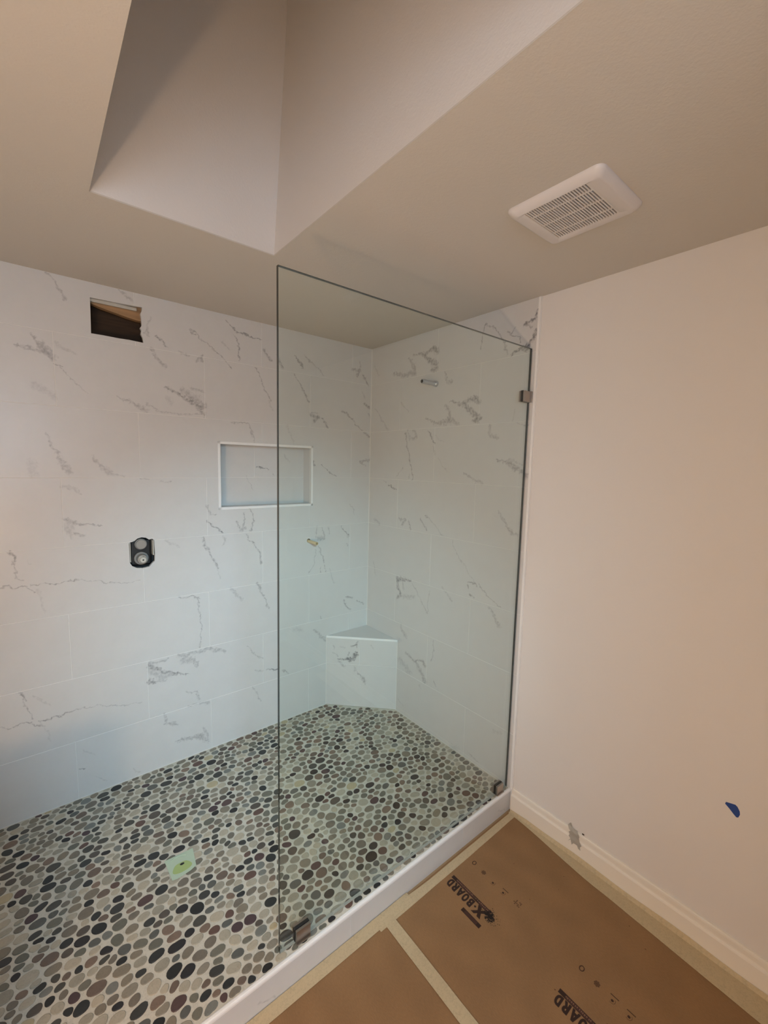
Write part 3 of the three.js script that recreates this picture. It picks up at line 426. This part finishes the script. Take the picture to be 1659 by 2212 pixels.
  const rest = mergeGeometries(stones.slice(300).map((s) => { const g = stoneGeo(s), c = all[s.tone], n = g.attributes.position.count, a = new Float32Array(n * 3); for (let i = 0; i < n; i++) a.set(c, i * 3); g.setAttribute('color', new THREE.BufferAttribute(a, 3)); return g; }));
  const rm = mesh('pebbles', rest, new THREE.MeshStandardMaterial({ vertexColors: true, roughness: 0.42, map: rep(speck, 9) }), f); rm.userData.kind = 'stuff';
  console.log('stones', stones.length);
}
// step riser and its rounded edge profile
{
  const t = struct('trim_2', 'white rounded edge profile along the front of the pebble floor', 'trim');
  const pts = [[EDGE - 0.0095, -0.02], [EDGE - 0.0095, 0.0008], [EDGE - 0.006, 0.0022], [EDGE - 0.001, 0.0018], [EDGE + 0.002, -0.0010], [EDGE + 0.0034, -0.0050], [EDGE + 0.0034, -0.0110], [EDGE, -0.0110], [EDGE, -0.02]];
  const g = new THREE.ExtrudeGeometry(poly(pts.map(([z, y]) => [-z, y]).reverse()), { depth: -XL, bevelEnabled: false }).rotateY(Math.PI / 2).translate(XL, 0, 0);
  mesh('edge_profile', g, M.trimWhite, t);
  const r = struct('wall_step', 'low white marble-look tiled step between the pebble floor and the room', 'step');
  mesh('grout', box(XL, 0, -0.24, -0.012, EDGE - 0.0074, EDGE + 0.0008), M.grout, r);
  const js = [0, -0.36, -0.97, -1.58, -2.19, XL];
  for (let i = 0; i < 5; i++) {
    const tg = tileGeo(js[i + 1] + 0.001, js[i] - 0.001, YB - 0.004, -0.0108, 0.002, 0.0006).translate(0, 0, EDGE + 0.0022);
    planarUV(tg, (x) => (0.1 + (x - js[i + 1]) * 0.95) / B_U1, (x, y) => (y + 0.15 + 0.04 * (i % 2)) / MARBLE_SPAN); mesh('tile', tg, M.tileB, r);
  }
}

// ------------------------------------------------------------------ corner bench
{
  const b = thing('corner_bench', 'triangular white tiled corner seat between the two shower walls', 'bench');
  const L = 0.333, H = 0.474;
  const body = new THREE.ExtrudeGeometry(poly([[-L + 0.004, -0.0], [0, 0], [0, -(L - 0.004)]].reverse()), { depth: H - 0.006, bevelEnabled: false }).rotateX(-Math.PI / 2);
  mesh('bench_core', body, M.grout, b);
  const w = L * Math.SQRT2, fr = group('front_panel', {}, b); fr.position.set(-L, 0, 0); fr.rotation.y = -Math.PI / 4;
  const ft = (x0, x1, y0, y1) => { const g = tileGeo(x0, x1, y0, y1, 0.006); planarUV(g, (x) => x / 0.48, (x, y) => y / 0.48); mesh('tile', g, M.tileBench, fr); };
  ft(0.004, 0.222, 0.2895, H - 0.014); ft(0.2245, w - 0.004, 0.2895, H - 0.014); ft(0.004, w - 0.004, 0.001, 0.287);
  mesh('nosing', rbox(0.001, w - 0.001, H - 0.0135, H + 0.001, -0.008, 0.0035, 0.003, 3), M.trimWhite, fr);
  mesh('corner_caulk', rbox(0.0005, 0.004, 0, H - 0.012, -0.006, 0.001, 0.0008), M.caulk, fr);
  mesh('corner_caulk', rbox(w - 0.004, w - 0.0005, 0, H - 0.012, -0.006, 0.001, 0.0008), M.caulk, fr);
  const seat = new THREE.ExtrudeGeometry(poly([[-L + 0.012, -0.001], [-0.001, -0.001], [-0.001, -(L - 0.012)]].reverse()), { depth: 0.006, bevelEnabled: false }).rotateX(-Math.PI / 2).translate(0, H - 0.0065, 0);
  mesh('seat_slab', seat, M.tilePlain, b);
}

// ------------------------------------------------------------------ fixed glass panel
{
  const GL = thing('glass_panel', 'tall fixed clear glass shower screen with square metal clamps', 'glass screen');
  GL.position.set(-1.2285, 0.003, 1.1735); GL.rotation.y = -Math.atan2(0.0125, 1.223);
  const Wd = 1.2245, Ht = 2.127, T = 0.0095;
  const pane = mesh('pane', mergeGeometries([new THREE.PlaneGeometry(Wd - 0.002, Ht - 0.002).translate(Wd / 2, Ht / 2, T / 2), new THREE.PlaneGeometry(Wd - 0.002, Ht - 0.002).rotateY(Math.PI).translate(Wd / 2, Ht / 2, -T / 2)]), M.glass, GL);
  const pe = 0.0012;
  mesh('polished_edge', box(0, pe, 0, Ht, -T / 2, T / 2), M.glassEdge, pane);
  mesh('polished_edge', box(Wd - pe, Wd, 0, Ht, -T / 2, T / 2), M.glassEdge, pane);
  mesh('polished_edge', box(pe, Wd - pe, Ht - pe, Ht, -T / 2, T / 2), M.glassEdge, pane);
  mesh('clear_seal', box(pe, Wd - pe, -0.002, 0.0005, -T / 2, T / 2), M.seal, GL);
  const clampAt = (x0, x1, y0, y1, wall) => {
    const c = group('clamp', { label: 'square brushed metal glass clamp' }, GL);
    mesh('plate', rbox(x0, x1, y0, y1, T / 2 + 0.0008, T / 2 + 0.010, 0.0012, 3), M.nickel, c);
    mesh('plate', rbox(x0, x1, y0, y1, -T / 2 - 0.010, -T / 2 - 0.0008, 0.0012, 3), M.nickel, c);
    mesh('gasket', box(x0 - 0.0012, x1 - 0.001, y0 + 0.001, y1 + 0.0012, -T / 2 - 0.0009, T / 2 + 0.0009), M.clampGasket, c);
    if (wall) mesh('base', rbox(x1 - 0.004, x1 + 0.003, y0, y1, -0.02, 0.02, 0.001), M.nickel, c);
    else mesh('base', rbox(x0, x1, -0.0015, 0.004, -0.02, 0.02, 0.001), M.nickel, c);
  };
  clampAt(Wd - 0.052, Wd - 0.0035, 1.889, 1.937, true);
  clampAt(0.055, 0.108, 0.0005, 0.045, false);
  clampAt(Wd - 0.092, Wd - 0.042, 0.0005, 0.045, false);
}

// ------------------------------------------------------------------ taped drain
{
  const D = thing('shower_drain', 'square drain in the pebble floor covered with pale green film', 'drain');
  const q = [[-1.444, 0.594], [-1.338, 0.599], [-1.349, 0.688], [-1.372, 0.697], [-1.42, 0.703], [-1.439, 0.699]];
  const hole = Array.from({ length: 14 }, (_, i) => [-1.391 + 0.0085 * Math.cos(i * Math.PI / 7), 0.648 + 0.0062 * Math.sin(i * Math.PI / 7)]);
  const flat = (pts, holes, dpt, y) => { const s = poly(pts); for (const h of holes) s.holes.push(path(h)); return new THREE.ExtrudeGeometry(s, { depth: dpt, bevelEnabled: false }).rotateX(Math.PI / 2).translate(0, y, 0); };
  mesh('film', flat(q, [hole], 0.0008, 0.0027), M.drainTape, D);
  const in1 = Array.from({ length: 22 }, (_, i) => { const a = i * Math.PI / 11; return [-1.395 + (0.034 + 0.004 * Math.sin(3 * a)) * Math.cos(a), 0.662 + (0.026 + 0.003 * Math.cos(2 * a)) * Math.sin(a)]; });
  const gr = mesh('green_film', flat(in1, [hole], 0.0006, 0.0033), M.drainGreen, D); gr.userData.label = 'bright green film patch over the drain';
  mesh('drain_hole', new THREE.CylinderGeometry(0.012, 0.012, 0.002, 20).translate(-1.391, 0.0005, 0.648), M.black, D);
  const wr = new THREE.TubeGeometry(new THREE.CatmullRomCurve3([[-1.425, 0.0030, 0.612], [-1.405, 0.0042, 0.606], [-1.385, 0.0048, 0.608], [-1.368, 0.0036, 0.616]].map((p) => new THREE.Vector3(...p))), 16, 0.0018, 6); mesh('film_crease', wr, M.drainTape, D);
}

// ------------------------------------------------------------------ ceiling fan cover
{
  const F = thing('exhaust_fan', 'square white bathroom exhaust fan cover with slotted grille on the ceiling', 'fan');
  const ox0 = -0.651, ox1 = -0.389, oz0 = 1.489, oz1 = 1.772, gx0 = -0.629, gx1 = -0.437, gz0 = 1.540, gz1 = 1.725;
  const yb = 2.3275, n = 16;
  const rr = (x0, x1, z0, z1, r, y) => { const out = []; for (const [cx, cz, a0] of [[x1 - r, z1 - r, 0], [x0 + r, z1 - r, 1], [x0 + r, z0 + r, 2], [x1 - r, z0 + r, 3]]) for (let i = 0; i <= n; i++) { const a = (a0 + i / n) * Math.PI / 2; out.push([cx + r * Math.cos(a), y, cz + r * Math.sin(a)]); } return out; };
  const rings = [];
  for (const [k, y, r] of [[0, YC, 0.022], [0, YC - 0.004, 0.022], [0.0025, YC - 0.009, 0.021], [0.007, YC - 0.0145, 0.02], [0.013, YC - 0.019, 0.018], [0.019, yb + 0.0004, 0.015]]) rings.push(rr(ox0 + k, ox1 - k, oz0 + k, oz1 - k, r, y));
  rings.push(rr(gx0, gx1, gz0, gz1, 0.002, yb)); rings.push(rr(gx0, gx1, gz0, gz1, 0.002, yb + 0.008));
  mesh('cover_frame', loft(rings, false, false), M.plastic, F);
  const hs = group('housing', { label: 'grey metal fan housing above the grille' }, F), hx0 = FAN_HOLE[0], hx1 = FAN_HOLE[1], hz0 = FAN_HOLE[2], hz1 = FAN_HOLE[3], ht = YC + 0.16;
  mesh('housing_side', box(hx0 - 0.002, hx0, YC + 0.002, ht, hz0, hz1), M.fanDark, hs); mesh('housing_side', box(hx1, hx1 + 0.002, YC + 0.002, ht, hz0, hz1), M.fanDark, hs);
  mesh('housing_side', box(hx0, hx1, YC + 0.002, ht, hz0 - 0.002, hz0), M.fanDark, hs); mesh('housing_side', box(hx0, hx1, YC + 0.002, ht, hz1, hz1 + 0.002), M.fanDark, hs);
  mesh('housing_top', box(hx0, hx1, ht, ht + 0.002, hz0, hz1), M.fanDark, hs);
  mesh('blower', cylBetween([(hx0 + hx1) / 2, YC + 0.05, (hz0 + hz1) / 2], [(hx0 + hx1) / 2, ht, (hz0 + hz1) / 2], 0.06, 0.06, 24), M.stand, hs);
  const grille = group('grille', {}, F), N = 24, pz = (gz1 - gz0) / N;
  for (let i = 0; i < N; i++) mesh('slat', box(gx0 - 0.001, gx1 + 0.001, yb, yb + 0.0045, gz0 + i * pz + pz * 0.5, gz0 + (i + 1) * pz), M.plastic, grille);
  for (const t of [0.185, 0.50, 0.815]) mesh('crossbar', box(gx0 + t * (gx1 - gx0) - 0.0022, gx0 + t * (gx1 - gx0) + 0.0022, yb + 0.0002, yb + 0.0047, gz0, gz1), M.plastic, grille);
}

// ------------------------------------------------------------------ baseboard
{
  const b = struct('baseboard_right', 'white profiled baseboard along the foot of the painted wall', 'baseboard');
  const pf = [[0, -0.109], [0.0155, -0.109], [0.0155, -0.026], [0.0135, -0.021], [0.0105, -0.0185], [0.0095, -0.014], [0.0092, 0.002], [0.0080, 0.0075], [0.0045, 0.0105], [0, 0.0105]];
  const g = new THREE.ExtrudeGeometry(poly(pf), { depth: ZF - 1.2215, bevelEnabled: false });   // profile x = thickness, y = height, runs along +z
  g.scale(-1, 1, 1); const ix = g.index; if (!ix) { const p = g.attributes.position; for (let i = 0; i < p.count; i += 3) { for (const at of [p, g.attributes.normal, g.attributes.uv]) { for (let q = 0; q < at.itemSize; q++) { const t = at.array[(i + 1) * at.itemSize + q]; at.array[(i + 1) * at.itemSize + q] = at.array[(i + 2) * at.itemSize + q]; at.array[(i + 2) * at.itemSize + q] = t; } } } g.computeVertexNormals(); }
  mesh('board', g.translate(PAINT, 0, 1.2215), M.paintTrim, b);
}

// ------------------------------------------------------------------ floor protection boards with their print
function boardTexture(x0, x1, z0, z1, prints) {
  const ppm = 1150, w = Math.round((x1 - x0) * ppm), h = Math.min(2048, Math.round((z1 - z0) * ppm));
  const cv = document.createElement('canvas'); cv.width = w; cv.height = h; const g = cv.getContext('2d');
  const base = [150, 116, 80], im = g.createImageData(w, h), R = rng(9);
  for (let j = 0; j < h; j++) for (let i = 0; i < w; i++) { const f = 1 + 0.035 * n2(i * 0.006, j * 0.004) + 0.03 * n2b(i * 0.25, j * 0.05) + 0.05 * (R() - 0.5), k = (j * w + i) * 4; for (let q = 0; q < 3; q++) im.data[k + q] = clamp(base[q] * f, 0, 255); im.data[k + 3] = 255; }
  g.putImageData(im, 0, 0);
  const X = (x) => (x - x0) * ppm, Z = (z) => (z - z0) / (z1 - z0) * h, INK = '#33211a', INK2 = '#3f2a20';
  for (const [dx, dz] of prints) {
    g.save(); g.translate(X(-0.505 + dx), Z(1.50 + dz)); g.rotate(-Math.PI / 2);          // reading direction is away from the camera's left: text runs towards -z, its top towards -x
    const u = ppm / 1000;                                                              // one millimetre
    // long bar below the word with small pale marks
    g.fillStyle = '#4b3029'; g.fillRect(30 * u, 0, 190 * u, 13 * u); g.strokeStyle = INK; g.lineWidth = 2 * u; g.strokeRect(30 * u, 0, 190 * u, 13 * u); g.fillStyle = INK; g.fillRect(196 * u, 0, 24 * u, 13 * u); g.fillRect(84 * u, 0, 26 * u, 13 * u);
    const r2 = rng(31); g.fillStyle = 'rgba(178,140,110,0.55)'; for (let i = 0; i < 26; i++) g.fillRect((40 + i * 6.2 + r2() * 2) * u, (4 + r2() * 2) * u, (2.5 + r2() * 2) * u, (4 + r2() * 2) * u);
    // word
    g.fillStyle = INK; g.font = `bold ${46 * u}px sans-serif`; g.textBaseline = 'alphabetic';
    const word = ['B', 'O', 'A', 'R', 'D'];
    word.forEach((c, i) => { g.save(); g.translate((92 + i * 26) * u, -4 * u); const m = g.measureText(c).width; g.scale(23 * u / m, 1); g.fillText(c, 0, 0); g.strokeStyle = INK; g.lineJoin = 'round'; g.lineWidth = 3.2 * u; g.strokeText(c, 0, 0); g.restore(); });
    g.beginPath(); g.arc(83 * u, -19 * u, 4 * u, 0, 7); g.fill();
    g.save(); g.translate(38 * u, -4 * u); g.transform(1, 0, -0.15, 1, 0, 0); g.font = `bold ${54 * u}px sans-serif`; const mx = g.measureText('X').width; g.scale(38 * u / mx, 1); g.fillText('X', 0, 0); g.strokeStyle = INK; g.lineWidth = 4 * u; g.strokeText('X', 0, 0); g.restore();
    // splatter round the letter X
    const r3 = rng(47); g.fillStyle = '#1f1613';
    for (let i = 0; i < 130; i++) { const a = r3() * 6.283, d = Math.pow(r3(), 0.6) * 26, s = (1.0 + 4.6 * r3() * (1 - d / 34)) * u; g.beginPath(); g.ellipse((26 + d * Math.cos(a) * 0.9) * u, (-6 + d * Math.sin(a) * 0.85) * u, s * (1 + r3()), s * 0.7, r3() * 3, 0, 7); g.fill(); }
    for (let i = 0; i < 40; i++) { const a = r3() * 6.283, d = 22 + 18 * r3(); g.beginPath(); g.arc((22 + d * Math.cos(a)) * u, (-2 + d * Math.sin(a) * 0.8) * u, (0.5 + 1.1 * r3()) * u, 0, 7); g.fill(); }
    g.strokeStyle = 'rgba(170,130,95,0.8)'; g.lineWidth = 2.2 * u; g.beginPath(); g.moveTo(30 * u, -10 * u); g.lineTo(50 * u, -24 * u); g.stroke();
    // small box above the word
    g.fillStyle = '#4a3029'; g.fillRect(24 * u, -72 * u, 84 * u, 14 * u); g.fillStyle = INK; g.fillRect(24 * u, -72 * u, 14 * u, 14 * u); g.fillRect(96 * u, -72 * u, 12 * u, 14 * u); g.strokeStyle = INK; g.strokeRect(24 * u, -72 * u, 84 * u, 14 * u);
    g.restore();
    // row of small pictograms
    const icons = [[-0.379, 1.296, 0], [-0.383, 1.349, 1], [-0.386, 1.401, 2], [-0.388, 1.452, 3], [-0.384, 1.512, 4]];
    for (const [ix, iz, kind] of icons) {
      g.save(); g.translate(X(ix + dx), Z(iz + dz)); g.rotate(-Math.PI / 2); g.fillStyle = INK2; g.strokeStyle = INK2; g.lineWidth = 3 * u;
      if (kind === 0) { g.beginPath(); g.ellipse(0, 0, 7 * u, 9 * u, 0, 0, 7); g.stroke(); }
      if (kind === 1) { g.globalAlpha = 0.6; for (let i = 0; i < 7; i++) { const a = i * 0.9; g.beginPath(); g.arc(7 * u * Math.cos(a), 7 * u * Math.sin(a), 3 * u, 0, 7); g.fill(); } g.beginPath(); g.arc(0, 0, 4 * u, 0, 7); g.fill(); }
      if (kind === 2 || kind === 3) { g.beginPath(); g.arc(0, -4 * u, 4.2 * u, 0, 7); g.fill(); g.globalAlpha = 0.55; g.lineWidth = 1.5 * u; g.beginPath(); g.arc(0, -4 * u, 9 * u, 2.2, 5.4); g.stroke(); }
      if (kind === 3 || kind === 2 && dz > 0.1) { g.globalAlpha = 0.85; g.lineWidth = 3 * u; g.beginPath(); g.moveTo(-14 * u, 12 * u); g.lineTo(12 * u, 12 * u); g.stroke(); }
      if (kind === 4) { g.globalAlpha = 0.6; const r4 = rng(5); for (let i = 0; i < 5; i++) for (let j = 0; j < 4; j++) if (r4() < 0.7) g.fillRect((-14 + i * 6) * u, (-10 + j * 6) * u, 4.5 * u, 4.5 * u); }
      g.restore();
    }
  }
  // specks of dirt on the sheet
  g.fillStyle = '#4a2f20'; const r5 = rng(61); for (let i = 0; i < 26; i++) { g.globalAlpha = 0.35 + 0.5 * r5(); g.beginPath(); g.ellipse(r5() * w, r5() * h, 1.2 + 2 * r5(), 1 + 1.4 * r5(), r5() * 3, 0, 7); g.fill(); }
  const t = new THREE.CanvasTexture(cv); t.colorSpace = THREE.SRGBColorSpace; t.flipY = false; t.magFilter = THREE.LinearFilter; t.generateMipmaps = true; return t;
}
function sheet(name, label, x0, x1, z0, z1, prints) {
  const g = rbox(x0, x1, YB - 0.003, YB, z0, z1, 0.0008, 1); planarUV(g, (x) => (x - x0) / (x1 - x0), (x, y, z) => (z - z0) / (z1 - z0));
  const m = mesh(numbered(name), g, std([1, 1, 1], { map: boardTexture(x0, x1, z0, z1, prints), roughness: 0.88 }), scene); Object.assign(m.userData, { label, category: 'floor board', group: 'floor protection boards' }); return m;
}
sheet('protection_board', 'brown floor protection board printed with black logos beside the baseboard', -0.8215, -0.024, 1.222, 2.95, [[0, 0], [-0.022, 0.482], [-0.044, 0.964]]);
sheet('protection_board', 'plain brown floor protection board left of the taped seam', XL + 0.02, -0.8225, 1.222, 2.95, []);

// ------------------------------------------------------------------ masking tape strips
// left and right edges given as [x, y, z] points
function ribbon(L, Rr, t = 0.0005) {
  const rings = L.map((a, i) => { const b = Rr[i]; return [a, b, [b[0], b[1] + t, b[2]], [a[0], a[1] + t, a[2]]]; });
  const g = loft(rings).toNonIndexed(); g.computeVertexNormals(); return planarUV(g, (x) => x, (x, y, z) => z);
}
function tapeStrip(label, L, Rr) { const m = mesh(numbered('masking_tape'), ribbon(L, Rr), M.tape, scene); m.material.side = THREE.DoubleSide; Object.assign(m.userData, { label, category: 'tape', group: 'masking tape on the floor' }); }
{
  const R = rng(91), w = (k) => (R() - 0.5) * k;
  // along the step: two lengths that overlap near the seam
  const mk = (x0, x1, n, f) => Array.from({ length: n }, (_, i) => f(x0 + (x1 - x0) * i / (n - 1), i));
  const y = YB + 0.0004;
  tapeStrip('masking tape along the step in front of the printed floor board', mk(-0.87, -0.016, 16, (x) => [x, y + 0.0006, 1.2242 + w(0.001) + 0.006 * sstep(-0.72, -0.60, x)]), mk(-0.87, -0.016, 16, (x) => [x, y, 1.2640 - 0.004 * sstep(-0.5, 0, x) + w(0.0008)]));
  tapeStrip('masking tape along the step in front of the plain floor board', mk(XL + 0.02, -0.70, 20, (x) => [x, y + 0.004, 1.2142 + w(0.0008)]), mk(XL + 0.02, -0.70, 20, (x) => [x, y + 0.0008, 1.2555 + w(0.0008)]));
  const mz = (z0, z1, n, f) => Array.from({ length: n }, (_, i) => f(z0 + (z1 - z0) * i / (n - 1), i));
  // along the baseboard: the outer edge climbs and curls on the baseboard face
  const inner = (z) => -0.030 - 0.045 * sstep(1.24, 1.70, z) - 0.036 * clamp((z - 1.7) / 0.55), lift = (z) => 0.004 + 0.012 * sstep(1.22, 1.34, z) + 0.003 * Math.sin(z * 17);
  const outX = PAINT - 0.0165, zs = [1.226, 2.95], nn = 40;
  const a = mz(...zs, nn, (z) => [inner(z) + w(0.0008), y + 0.0004, z]), b = mz(...zs, nn, (z) => [outX - 0.009, y + 0.0016, z]), c = mz(...zs, nn, (z) => [outX, y + lift(z), z]);
  const m = mesh(numbered('masking_tape'), mergeGeometries([ribbon(a, b), ribbon(b, c)]), M.tape, scene); Object.assign(m.userData, { label: 'long masking tape strip curling up onto the foot of the baseboard', category: 'tape', group: 'masking tape on the floor' });
  // seam between the two boards
  tapeStrip('masking tape covering the seam between the two floor boards', mz(1.229, 2.95, 30, (z) => [-0.8440 + w(0.0006), y + 0.0012 + 0.0008, z]), mz(1.224, 2.95, 30, (z) => [-0.8000 + w(0.0006), y + 0.0012 + 0.0008, z]));
}

// ------------------------------------------------------------------ scraps of tape on the wall
{
  const s = poly([[2.033, 0.469], [2.046, 0.4585], [2.058, 0.447], [2.066, 0.4405], [2.071, 0.443], [2.0745, 0.455], [2.073, 0.466], [2.066, 0.478], [2.060, 0.482], [2.047, 0.479], [2.035, 0.476]]);
  const m = mesh('painters_tape', new THREE.ExtrudeGeometry(s, { depth: 0.0009, bevelEnabled: false }).rotateY(-Math.PI / 2).translate(PAINT - 0.0001, 0, 0), M.blueTape, scene);
  Object.assign(m.userData, { label: 'small torn scrap of blue painter\'s tape on the painted wall', category: 'tape' });
}
{
  const T = thing('film_scrap', 'crumpled scrap of clear greyish film stuck over the baseboard top', 'film');
  const pl = [], nx = 7, ny = 9, R = rng(12);
  const pos = [], idx = [];
  for (let j = 0; j <= ny; j++) for (let i = 0; i <= nx; i++) {
    const u = i / nx, v = j / ny, z = 1.522 + 0.052 * u - 0.012 * v + 0.006 * Math.sin(v * 4) + (i === 0 || i === nx ? (R() - 0.5) * 0.016 : 0), y = -0.036 + 0.068 * v - 0.016 * u + (j === 0 || j === ny ? (R() - 0.5) * 0.022 : 0);
    const face = y < -0.02 ? PAINT - 0.0160 : y < 0.011 ? PAINT - 0.0108 : PAINT - 0.001;
    pos.push(face - 0.0012 - 0.003 * R(), y, z);
  }
  for (let j = 0; j < ny; j++) for (let i = 0; i < nx; i++) { const a = j * (nx + 1) + i; idx.push(a, a + 1, a + nx + 2, a, a + nx + 2, a + nx + 1); }
  const g = new THREE.BufferGeometry(); g.setAttribute('position', new THREE.Float32BufferAttribute(pos, 3)); g.setIndex(idx); g.computeVertexNormals();
  const film = phys([0.62, 0.60, 0.55], { roughness: 0.3, transmission: 0.45, thickness: 0, side: THREE.DoubleSide }); mesh('film', g, film, T);
  mesh('dirt_fleck', rbox(PAINT - 0.0035, PAINT - 0.0005, 0.0135, 0.0185, 1.571, 1.580, 0.001), M.woodDark, T);
}

// ------------------------------------------------------------------ lamp on a stand, left of the camera (outside the view)
{
  const l = thing('work_lamp', 'warm bare-bulb work lamp on a thin black stand, left of the camera', 'lamp');
  mesh('bulb', new THREE.SphereGeometry(0.045, 24, 16).translate(LAMP.x, LAMP.y, LAMP.z), M.bulb, l);
  mesh('socket', cylBetween([LAMP.x, LAMP.y - 0.12, LAMP.z], [LAMP.x, LAMP.y - 0.046, LAMP.z], 0.018, 0.022, 16), M.stand, l);
  mesh('pole', cylBetween([LAMP.x, YB + 0.25, LAMP.z], [LAMP.x, LAMP.y - 0.12, LAMP.z], 0.010, 0.008, 12), M.stand, l);
  for (let k = 0; k < 3; k++) { const a = k * 2.094 + 0.5; mesh('leg', cylBetween([LAMP.x, YB + 0.27, LAMP.z], [LAMP.x + 0.22 * Math.cos(a), YB + 0.007, LAMP.z + 0.22 * Math.sin(a)], 0.007, 0.007, 8), M.stand, l); }
}
{
  const w = thing('added_flood_light', 'unseen cool fill light on a stand, added behind the camera', 'lamp');  // fixture added to carry the cool fill on the far corner
  const h = group('flood_head', {}, w); h.position.copy(FLOOD.at); h.lookAt(FLOOD.to);
  mesh('housing', rbox(-0.11, 0.11, -0.09, 0.09, -0.07, -0.014, 0.01), M.stand, h);
  mesh('added_flood_face', box(-0.095, 0.095, -0.075, 0.075, -0.0138, -0.010), M.addedFloodFace, h);
  mesh('pole', cylBetween([FLOOD.at.x, YB + 0.25, FLOOD.at.z + 0.06], [FLOOD.at.x, FLOOD.at.y - 0.06, FLOOD.at.z + 0.06], 0.012, 0.010, 12), M.stand, w);
  for (let k = 0; k < 3; k++) { const a = k * 2.094 + 0.9; mesh('leg', cylBetween([FLOOD.at.x, YB + 0.27, FLOOD.at.z + 0.06], [FLOOD.at.x + 0.26 * Math.cos(a), YB + 0.007, FLOOD.at.z + 0.06 + 0.26 * Math.sin(a)], 0.008, 0.008, 8), M.stand, w); }
}
renderer.render(scene, camera);
